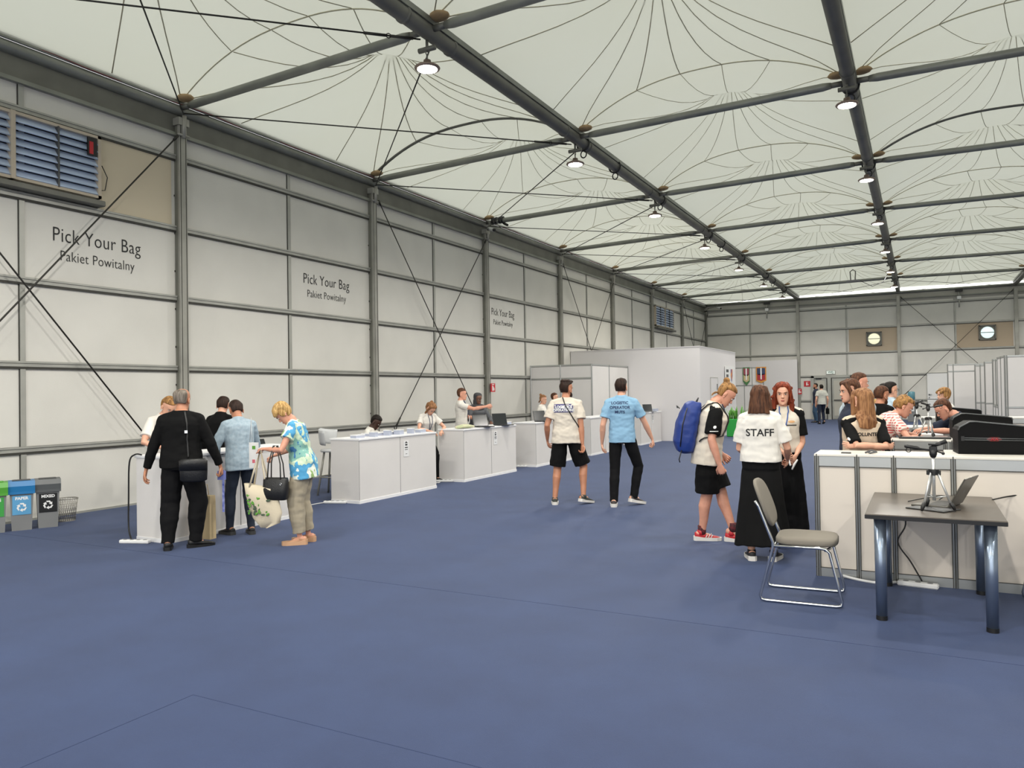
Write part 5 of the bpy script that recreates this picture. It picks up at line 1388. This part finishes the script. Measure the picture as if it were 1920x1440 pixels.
for z, sx, sy, dx in ((zt + .02, .20, .05, 0), (zt - .1, .215, .06, .02), (zt - .22, .21, .055, .05), (zt - .34, .16, .04, .07), (zt - .42, .04, .02, .04)):
    rg.append([(dx + sx * math.copysign(abs(cos(a)) ** .7, cos(a)), sy * sin(a) + .015 * sin(a * 3 + z * 20), z - .25 * (dx + sx * cos(a)) * .6) for a in [2 * pi * j / 30 for j in range(30)]])
MB().rings(rg).build('cloth', mat('cream canvas', 'd2c6ae', .9, bump=.2, bscale=40), t)
pr = MB(); rn = random.Random(4)
for j in range(34):
    x = rn.uniform(-.12, .15); z = zt - .09 - rn.uniform(0, .2) - .15 * x
    a = rn.uniform(0, pi); l_ = rn.uniform(.01, .03)
    pr.ball((x, -.062, z), (l_, .004, l_ * .5), 8, 5, 0 if rn.random() < .6 else 1, rot=rotm('Y', a))
pr.build('print', [mat('green print', '5d9a3a', .8), mat('dark green print', '4a5a48', .8)], t)
for s in (-1, 1): MB().tube([(-.12, s * .04, zt), (-.06, s * .02, zt + .22), (0, 0, wl.z - .0), (.05, s * .02, zt + .2), (.11, s * .04, zt - .06)], [(.012, .003)] * 5, 6, side=(1, 0, 0)).build('handle', mat('cream canvas', 'd2c6ae'), t)
t = thing('paper_slip', 'white leaflet with small coloured marks beside the denim shirt man\'s hip', 'paper', (-6.9, 6.44, -.06), radians(20))
MB().box(-.06, .06, -.002, .002, .86, 1.16).build('sheet', M_WHITE2, t)
MB().box(-.02, .02, -.004, -.002, 1.08, 1.12).build('green_mark', mat('green print', '5d9a3a'), t); MB().box(-.02, .015, -.004, -.002, .92, .96).build('pink_mark', mat('pink print', 'd06a78'), t)
MB().tube([(-.05, 0, 1.16), (-.03, 0, 1.45), (-.02, 0, 1.16)], .004, 6).build('string', M_WHITE2, t)
t = thing('paper_bag', 'beige paper bag standing against the front of the nearest desk', 'bag', (-7.36, 6.12, 0), radians(5))
MB().prism([(-.05, 0), (.05, 0), (.045, .42), (.04, .5), (-.04, .5), (-.045, .42)], -.12, .12, 'x').build('bag_body', mat('beige bag', 'cdb78f', .8, bump=.2), t)
MB().tube([(0, -.06, .5), (0, -.04, .62), (0, .04, .62), (0, .06, .5)], .005, 6).build('handle', mat('beige bag', 'cdb78f'), t)

# ----------------------------------------------------------------- behind the other desks
P = person('dark-skinned person in white seated low behind the second desk', (-8.7, 10.65), 20, H=1.72, skin='dark', hair='short', hairm='black', seat=.54, vox=.010,
    top=dict(mat=M_WTEE, sleeve=.7), bottom=dict(kind='trousers', mat=M_NAVY), shoes=dict(mat=M_SHOEB), lean=18, head=(0, 22, 0), legs=[(-.12, .38, 0, 0), (.12, .38, 0, 0)], arms=[((-.2, .42, .80), (-1, -.3, 0), (0, 0, -1), .4), ((.2, .42, .80), (1, -.3, 0), (0, 0, -1), .4)])
P = person('young woman with fair topknot in white tee bending over behind the second desk', (-8.35, 12.0), -20, H=1.68, female=True, skin='fair', hair='topknot', hairm='lbrown', vox=.007,
    top=dict(mat=M_WTEE, sleeve=.6, loose=.016), bottom=dict(kind='trousers', mat=M_BLK2), shoes=dict(mat=M_SHOEB), seat=.78, lean=20, head=(0, 32, 0), legs=[(-.1, .25, 0, 0), (.1, .2, 0, 0)],
    arms=[((-.12, .42, .98), (-1, -.5, 0), (0, 0, -1), .4), ((.12, .42, .98), (1, -.5, 0), (0, 0, -1), .4)])
lanyard(P, '2a3a5a')
P = person('man in white T-shirt standing behind the third desk, hand raised in talk', (-8.45, 13.5), 25, H=1.80, skin='pink', hair='fade', hairm='brown', vox=.007,
    top=dict(mat=M_WTEE, sleeve=.62), bottom=dict(kind='trousers', mat=M_NAVY), shoes=dict(mat=M_SHOEB), head=(0, 5, 0), arms=[((-.2, .32, 1.08), (-.5, -1, 0), (1, 0, 0), .4), ((.18, .52, 1.33), (.6, -.6, -.8), (-1, 0, 0), .5)])
lanyard(P, '2a3a5a')
P = person('person in dark grey headscarf and white top behind the third desk', (-8.5, 14.2), -30, H=1.70, female=True, skin='brown', hair='hood', hairm='hood', vox=.007,
    top=dict(mat=mat('grey hoodie', '55575c', .9), sleeve=1.9, loose=.02, name='hoodie'), bottom=dict(kind='trousers', mat=M_BLK2), shoes=dict(mat=M_SHOEB), head=(0, 12, 0), lean=6, arms=[((-.15, .38, 1.05), (-.6, -.8, 0), (0, 0, -1), .5), ((.15, .36, 1.05), (.6, -.8, 0), (0, 0, -1), .5)])
P = person('red-haired woman in white with dark lanyard behind the fourth desk', (-8.5, 17.4), 5, H=1.62, female=True, skin='fair', hair='bun', hairm='lbrown', vox=.010,
    top=dict(mat=M_WTEE, sleeve=.6), bottom=dict(kind='trousers', mat=M_NAVY), shoes=dict(mat=M_SHOEB), head=(0, 8, 0), lean=4)
P = person('brown-haired person almost hidden behind the walking man in shorts', (-8.6, 18.4), 20, H=1.66, skin='fair', hair='short', hairm='brown', vox=.010,
    top=dict(mat=M_WTEE, sleeve=.6), bottom=dict(kind='trousers', mat=M_NAVY), shoes=dict(mat=M_SHOEB))

# ----------------------------------------------------------------- two men walking away
P = person('man in cream T-shirt and black shorts walking away, strap across his back', (-4.58, 10.2), 112, H=1.86, fat=1.02, skin='tan', hair='quiff', hairm='dark', beard='dark', vox=.0062,
    top=dict(mat=M_CTEE, sleeve=.68, loose=.026, hem=-.07, hemw=.18, wr=.009), bottom=dict(kind='shorts', mat=M_BLK, loose=.022, len=.92), shoes=dict(mat=mat('grey black trainer', '3c3f3a', .7), sole=M_SOLEW, lace=M_TEXT, thick=.03),
    legs=[(-.17, -.03, 0, -4), (.22, -.02, .03, 42)], hips=(0.0, .02), head=(42, 4, 0), lean=2, arms=[((-.27, .12, .88), (-.3, -1, 0), (1, 0, 0), .5), ((.22, -.05, .82), (.3, -1, 0), (-.6, -.6, 0), .7)])
T, D_ = P['T'], P['D']
v, f = text_mb('LOGISTICS\nOPERATIONS', .052, 0, .003, line=.9)
g_ = MB(); n_ = 10
g_.add([(-.14 + .28 * i / n_, -.055 + .125 * j / 5, 0) for j in range(6) for i in range(n_ + 1)], [(j * (n_ + 1) + i, j * (n_ + 1) + i + 1, (j + 1) * (n_ + 1) + i + 1, (j + 1) * (n_ + 1) + i) for j in range(5) for i in range(n_)])
FM = frame_M(T(-.03, -.12, .385), D_((1, 0, 0), .4), D_((0, 0, 1), .4))
print_on(P['shirt'], g_.v, g_.f, FM, mat('purple print block', '4d4a78', .7), 'print_block', P['shirt'], D_((0, 1, 0), .4), .003)
print_on(P['shirt'], v, f, FM, M_TEXTW, 'lettering', P['shirt'], D_((0, 1, 0), .4), .006)
drape(P['shirt'], [T(-.04, -.08, .53), T(.0, -.15, .42), T(.1, -.15, .27), T(.19, -.08, .14)], .008, M_BLACK, 'bag_strap', P['root'], (1, 0, 0))
t = thing('waist_bag', 'small black bag at the right hip of the man in shorts', 'bag', (0, 0, 0)); t.matrix_world = P['root'].matrix_basis
MB().rings([[T(.21 + .035 * cos(a) * kx, .04 + .09 * sin(a) * kx, z) for a in [2 * pi * j / 16 for j in range(16)]] for z, kx in ((-.02, .8), (0, 1), (.14, 1), (.16, .8))]).build('bag_body', M_BLK, t)
P = person('man in light blue polo shirt and black trousers walking away', (-3.78, 10.36), 108, H=1.87, fat=.97, skin='fair', hair='short', hairm='dark', vox=.0062,
    top=dict(mat=M_POLO, sleeve=.66, loose=.02, collar=True, hem=-.06, hemw=.165, wr=.008), bottom=dict(kind='trousers', mat=M_BLK2, loose=.008, cuff=.052), shoes=dict(mat=mat('dark brown trainer', '3d3634', .6), sole=M_SOLEW, thick=.034),
    legs=[(-.12, -.10, 0, -2), (.14, .05, .035, 48)], hips=(.0, .0), head=(14, 0, 0), arms=[((-.27, .04, .84), (-.4, -1, 0), (1, 0, 0), .4), ((.40, .16, .87), (.9, -1, 0), (-1, 0, 0), .8)])
back_text(P, 'LOGISTIC\nOPERATOR\nMUTS', .056, .39, -.02, m=mat('navy print', '22305a', .7), line=1.15)

# ----------------------------------------------------------------- the three in the middle right
P = person('man with hair bun, blue backpack, black and white raglan shirt and black shorts, looking down', (-2.0, 8.3), 22, H=1.80, fat=1.14, skin='pink', hair='bun', hairm='dblond', beard=None, vox=.0058,
    top=dict(mat=M_CTEE, sleeve=.8, loose=.024, hem=-.1, hemw=.18, sleeve_mat=M_BLK, wr=.008), bottom=dict(kind='shorts', mat=M_BLK, loose=.026, len=.92), shoes=dict(mat=mat('red trainer', 'b8222c', .5), sole=M_SOLEW, lace=M_TEXTW, thick=.034, ankle=.11),
    legs=[(.04, .20, 0, 20), (-.02, -.12, 0, 0)][::1], hips=(0, -.06), lean=13, neck=.04, head=(2, 32, 0), arms=[((-.16, .12, .90), (-.4, -1, 0), (.6, 0, 0), .8), ((.245, .03, .83), (.3, -1, 0), (-.6, .3, 0), .8)])
T, D_ = P['T'], P['D']
for i, (h, kn, an, fd, lift) in enumerate(P['LG']):
    MB().tube([an + V((0, 0, -.02)), an + V((0, 0, .075))], [.042, .045], 14, round_=False).build('sock', mat('patterned sock', '1d1d20', .9, col2='6a2a30', scale=30), P['root'])
    sd = V((fd.y, -fd.x, 0)); b0 = V((an.x, an.y, 0))
    m_ = MB()
    for s in (-1, 1):
        for j in range(3):
            a = b0 + fd * (.03 + j * .028) + sd * s * .0475; m_.tube([a + V((0, 0, .032)), a + fd * .02 + V((0, 0, .066)) - sd * s * .006], .0055, 6)
    m_.build('stripe_pattern', M_SOLEW, P['root'])
# printed mark on the sleeve
sh, el = P['AR'][1][0], P['AR'][1][1]; c_ = sh.lerp(el, .62)
o_ = c_ + D_((1, 0, 0)) * .1; Mx = frame_M(o_, V((0, 1, 0)), (sh - el).normalized())
bb = MB().add([(-.045 + .09 * i / 8, y, 0) for y in (-.004, .004) for i in range(9)], [(i, i + 1, i + 10, i + 9) for i in range(8)]); v, f = bb.v, bb.f; print_on(P['sleeves'][1], v, f, Mx @ Matrix.Translation((0, -.02, 0)), M_TEXTW, 'sleeve_print', P['shirt'], -D_((1, 0, 0)), .004)
b_ = MB().prism([(.017 * cos(a), .017 * sin(a)) for a in [j * pi / 7 for j in range(14)]], 0, .0005); print_on(P['sleeves'][1], b_.v, b_.f, Mx @ Matrix.Translation((0, .025, 0)), M_TEXTW, 'sleeve_emblem', P['shirt'], -D_((1, 0, 0)), .004)
lanyard(P, '1d2a4a', .3, False)
bp = thing('backpack', 'bright blue backpack worn by the man with the hair bun', 'backpack', (0, 0, 0)); bp.matrix_world = P['root'].matrix_basis
M_BP = mat('blue nylon', '19357f', .5, bump=.35, bscale=18)
q = MB().rings([[T(.155 * kx * math.copysign(abs(cos(a)) ** .6, cos(a)), yb + .10 * ky * math.copysign(abs(sin(a)) ** .7, sin(a)), z) for a in [2 * pi * j / 28 for j in range(28)]] for z, kx, ky, yb in ((.0, .5, .5, -.22), (.02, .85, .9, -.23), (.1, 1, 1.15, -.245), (.25, 1.02, 1.15, -.25), (.38, .95, 1.0, -.24), (.46, .85, .85, -.225), (.50, .7, .55, -.21))])
link(remesh(q, 'pack', .01, 3, lambda c: .008 * noise.noise(c * 14)), 'pack', M_BP, bp)
MB().tube([T(.16, -.30, .42), T(.175, -.31, .25), T(.165, -.30, .06)], .006, 6).tube([T(-.1, -.37, .40), T(0, -.39, .42), T(.1, -.37, .40)], .006, 6).build('zipper', M_BLACK, bp)
for s, sm_s in ((-1, 'shirt'), (1, 'shirt')):
    st = drape(P['shirt'], [T(s * .085, -.16, .42), T(s * .095, -.09, .50), T(s * .10, .03, .50), T(s * .115, .12, .42), T(s * .13, .13, .32), T(s * .15, .08, .22), T(s * .15, -.12, .13)], .01, M_BLACK, 'shoulder_strap', bp, D_((1, 0, 0)), flat=[(.022, .006)] * 37, off=.008)
MB().tube([T(.14, -.28, .03), T(.15, -.3, -.06), T(.14, -.29, -.09)], .006, 6).build('loose_strap', M_BLACK, bp)
MB().tube([T(-.03, -.2, .5), T(0, -.19, .54), T(.03, -.2, .5)], .008, 6).build('grab_loop', M_BLACK, bp)

P = person('woman in white STAFF T-shirt and long black skirt, seen from behind', (-1.38, 7.66), 98, H=1.71, fat=1.04, female=True, skin='fair', hair='bob', hairm='brown', vox=.0058,
    top=dict(mat=M_WTEE, sleeve=.78, loose=.03, hem=.045, hemw=.165, wr=.008), bottom=dict(kind='skirt', mat=M_BLK, hem=.13, w=.27, loose=.008, wr=.002, waist=.13), shoes=dict(mat=mat('black trainer', '202022'), sole=M_SOLEW, thick=.034),
    legs=[(-.10, -.12, 0, -12), (.11, -.10, 0, 14)], head=(8, 6, 0), arms=[((-.15, .26, 1.0), (-.35, -1, -.3), (.5, 0, -.5), .5), ((.25, .24, .96), (.3, -1, -.2), (-.6, 0, 0), .9)])
back_text(P, 'STAFF', .098, .32, .0)
P = person('woman with long wavy red hair facing the camera, black sleeved white top, hands clasped', (-1.285, 8.45), -76, H=1.745, female=True, skin='fair', hair='wavy', hairm='red', vox=.0055,
    top=dict(mat=M_CTEE, sleeve=.75, loose=.016, hem=.06, sleeve_mat=M_BLK, wr=.006), bottom=dict(kind='skirt', mat=M_BLK2, hem=.1, w=.24, loose=.01, waist=.14), shoes=dict(mat=M_SHOEB, sole=M_BLACK), hips=(-.0, 0),
    head=(6, 4, 0), arms=[((-.10, .20, .95), (-.5, -1, -.2), (.6, -.4, 0), .8), ((.03, .22, .98), (.5, -1, -.2), (-.6, -.4, 0), .7)])
lanyard(P, '3a5a9a', .24)
T, D_ = P['T'], P['D']
fm = frame_M(T(-.085, .15, .36), D_((-1, 0, 0), .4), D_((0, 0, 1), .4))
pk = MB().box(-.055, .05, -.06, .05, -.02, .004).box(-.055, .05, .035, .05, .004, .008)
fm2 = frame_M(T(-.07, .12, .37), D_((-1, 0, 0), .4), D_((0, 0, 1), .4)); b_ = MB().prism([(.035 * cos(a), .012 * sin(a)) for a in [j * pi / 7 for j in range(14)]], 0, .0005)
print_on(P['shirt'], b_.v, b_.f, fm2, mat('emblem orange', 'c89a6a', .6), 'chest_emblem', P['shirt'], D_((0, -1, 0), .4), .004)
bb = MB().add([(-.05 + .1 * i / 8, y, 0) for y in (-.005, .005) for i in range(9)], [(i, i + 1, i + 10, i + 9) for i in range(8)]); v, f = bb.v, bb.f; print_on(P['shirt'], v, f, frame_M(T(-.07, .12, .335), D_((-1, 0, 0), .4), D_((0, 0, 1), .4)), M_TEXT, 'chest_lettering', P['shirt'], D_((0, -1, 0), .4), .004)
held(P, 0, 'spectacles_case', 'small white folded item in the clasped hands of the red-haired woman', 'case', lambda t: (MB().tube([(-.03, .02, 0), (0, .04, -.04), (.02, .03, -.09)], [.008, .012, .008], 8, round_=True).build('casing', M_WHITE2, t), MB().tube([(.05, .02, 0), (.04, .04, -.05)], .009, 8, round_=True).build('cap', M_WHITE2, t)))

# ----------------------------------------------------------------- right-hand counter people
P = person('woman with long brown hair in VOLUNTEER raglan shirt, arms folded on the nearest counter', (-.50, 7.92), 117, H=1.66, fat=1.05, female=True, skin='fair', hair='long', hairm='lbrown', vox=.0055, hips=(0, -.0),
    top=dict(mat=mat('beige cotton', 'cbb8a2', .85, bump=.15), sleeve=.88, loose=.034, hem=-.05, sleeve_mat=M_BLK, wr=.007, sg=.008), bottom=dict(kind='trousers', mat=M_BLK2), shoes=dict(mat=M_SHOEB), lean=-5, twist=-4,
    head=(-22, 4, 0), arms=[((.10, -.24, 1.15), (-1, -.35, -.3), (0, 1, 0), .4), ((-.13, -.22, 1.155), (1, -.35, -.3), (0, 1, 0), .4)])
back_text(P, 'VOLUNTEER', .045, .35, .01)
sh, el = P['AR'][0][0], P['AR'][0][1]; D_ = P['D']; o_ = sh.lerp(el, .68) + D_((-1, -.6, 0)) * .08
b_ = MB().prism([(.02 * cos(a), .02 * sin(a)) for a in [j * pi / 7 for j in range(14)]], 0, .0005); print_on(P['sleeves'][0], b_.v, b_.f, frame_M(o_, V((.6, -1, 0)), (sh - el).normalized()), M_TEXTW, 'sleeve_emblem', P['shirt'], D_((1, .6, 0)), .004)
P = person('woman with brown hair in profile just behind the volunteer, dark blue top', (-.64, 8.75), 200, H=1.77, female=True, skin='fair', hair='long', hairm='brown', vox=.007,
    top=dict(mat=M_NAVY, sleeve=1.9), bottom=dict(kind='trousers', mat=M_BLK2), shoes=dict(mat=M_SHOEB), head=(-8, 8, 0))
P = person('large balding man in pale blue shirt in profile behind the long-haired women', (-.69, 10.5), 32, H=1.87, fat=1.22, skin='pink', hair='fade', hairm='brown', vox=.007,
    top=dict(mat=mat('pale grey blue shirt', 'b9c6cf', .85), sleeve=.7, loose=.02, collar=True), bottom=dict(kind='trousers', mat=M_NAVY), shoes=dict(mat=M_SHOEB), head=(8, 4, 0))
P = person('dark-haired man in black jacket seen from behind between the tall man and the plaid woman', (-.50, 11.3), 52, H=1.69, skin='tan', hair='short', hairm='brown', beard='brown', vox=.009,
    top=dict(mat=M_BLK, sleeve=1.95, loose=.02), bottom=dict(kind='trousers', mat=M_BLK2), shoes=dict(mat=M_SHOEB), lean=4, head=(8, 10, 0))
P = person('woman with dark tied hair and glasses in light blue shirt, looking right', (-.40, 12.6), 35, H=1.76, female=True, skin='fair', hair='short', hairm='black', vox=.009,
    top=dict(mat=mat('pale blue shirt', 'b6cad8', .85), sleeve=.9, collar=True), bottom=dict(kind='trousers', mat=M_NAVY), shoes=dict(mat=M_SHOEB), head=(0, 3, 0))
HP = P['HP']; gl = MB()
for s in (-1, 1):
    gl.tube([HP((s * .033 + .021 * cos(a), .098, .12 + .016 * sin(a))) for a in [j * pi / 8 for j in range(16)]], .0022, 5, closed=True); gl.tube([HP((s * .054, .096, .122)), HP((s * .078, .0, .115))], .002, 5)
gl.build('glasses', M_BLACK, P['root'])
P = person('dark-haired person whose face shows between the man in black and the light blue shirt', (-.55, 14.5), -60, H=1.74, skin='fair', hair='short', hairm='black', vox=.010,
    top=dict(mat=mat('ochre top', 'b08a55', .85), sleeve=1.8), bottom=dict(kind='trousers', mat=M_NAVY), shoes=dict(mat=M_SHOEB))
P = person('curly blond woman in red plaid shirt leaning on the second counter', (-.49, 9.78), 20, H=1.70, fat=1.12, female=True, skin='pink', hair='curly', hairm='dblond', vox=.008,
    top=dict(mat=M_PLAID, sleeve=.68, loose=.022, hem=-.1, hemw=.18), bottom=dict(kind='trousers', mat=M_NAVY), shoes=dict(mat=M_SHOEB), lean=42, head=(10, -8, 0), hips=(0, -.05),
    arms=[((-.10, .55, 1.09), (-.8, -.5, 0), (0, 0, -1), .3), ((.24, .48, 1.09), (.6, -1, 0), (0, 0, -1), .3)])
P = person('young man with cropped hair in dark shirt leaning low over the second counter, facing left', (.62, 10.95), 196, H=1.74, skin='pink', hair='fade', hairm='brown', vox=.0062, seat=.80,
    top=dict(mat=M_NAVY, sleeve=.8, loose=.018), bottom=dict(kind='trousers', mat=M_BLK2), shoes=dict(mat=M_SHOEB), lean=34, head=(4, 4, 0), legs=[(-.12, .2, 0, 0), (.12, .2, 0, 0)], neck=.03,
    arms=[((-.2, .62, 1.10), (-1, -.4, -.2), (0, 0, -1), .4), ((.16, .60, 1.10), (1, -.4, -.2), (0, 0, -1), .4)])
P = person('blond person in white shirt facing left beyond the third counter', (.35, 14.6), 208, H=1.64, skin='fair', hair='mid', hairm='dblond', vox=.009,
    top=dict(mat=M_WTEE, sleeve=1.8, collar=True), bottom=dict(kind='trousers', mat=M_NAVY), shoes=dict(mat=M_SHOEB), head=(0, 5, 0))
P = person('person at the right edge of the picture, only an elbow and pale sleeve showing', (1.32, 8.7), 170, H=1.66, female=True, skin='tan', hair='long', hairm='blond', vox=.009,
    top=dict(mat=mat('beige cotton', 'cbb8a2'), sleeve=.3), bottom=dict(kind='trousers', mat=M_NAVY), shoes=dict(mat=M_SHOEB))
# ----------------------------------------------------------------- far door
P = person('man in grey T-shirt and dark trousers walking to the far door with a bag', (-4.02, 37.6), 112, H=1.87, skin='fair', hair='short', hairm='black', vox=.012, face=False,
    top=dict(mat=mat('light grey tee', 'bdbdb4', .85), sleeve=.6), bottom=dict(kind='trousers', mat=M_NAVY, loose=.006), shoes=dict(mat=M_SHOEB), legs=[(-.12, -.05, 0, 0), (.12, .12, .05, 0)])
def bg(t):
    MB().box(-.04, .04, -.16, .16, -.36, -.1, bev=.01).build('bag_body', M_BLK, t); MB().tube([(0, -.1, -.1), (0, 0, 0), (0, .1, -.1)], .01, 6).build('handle', M_BLK, t)
held(P, 1, 'briefcase', 'black bag carried by the man walking to the far door', 'bag', bg)
P = person('bearded man in dark clothes beside the far door, partly hidden', (-4.45, 39.3), 200, H=1.95, skin='tan', hair='short', hairm='black', beard='black', vox=.012, face=False,
    top=dict(mat=M_NAVY, sleeve=1.9), bottom=dict(kind='trousers', mat=mat('blue jeans', '35506a', .85)), shoes=dict(mat=M_SHOEB))

for s_ in list(bpy.data.scenes):
    if s_.name == 'workshop': bpy.data.scenes.remove(s_)
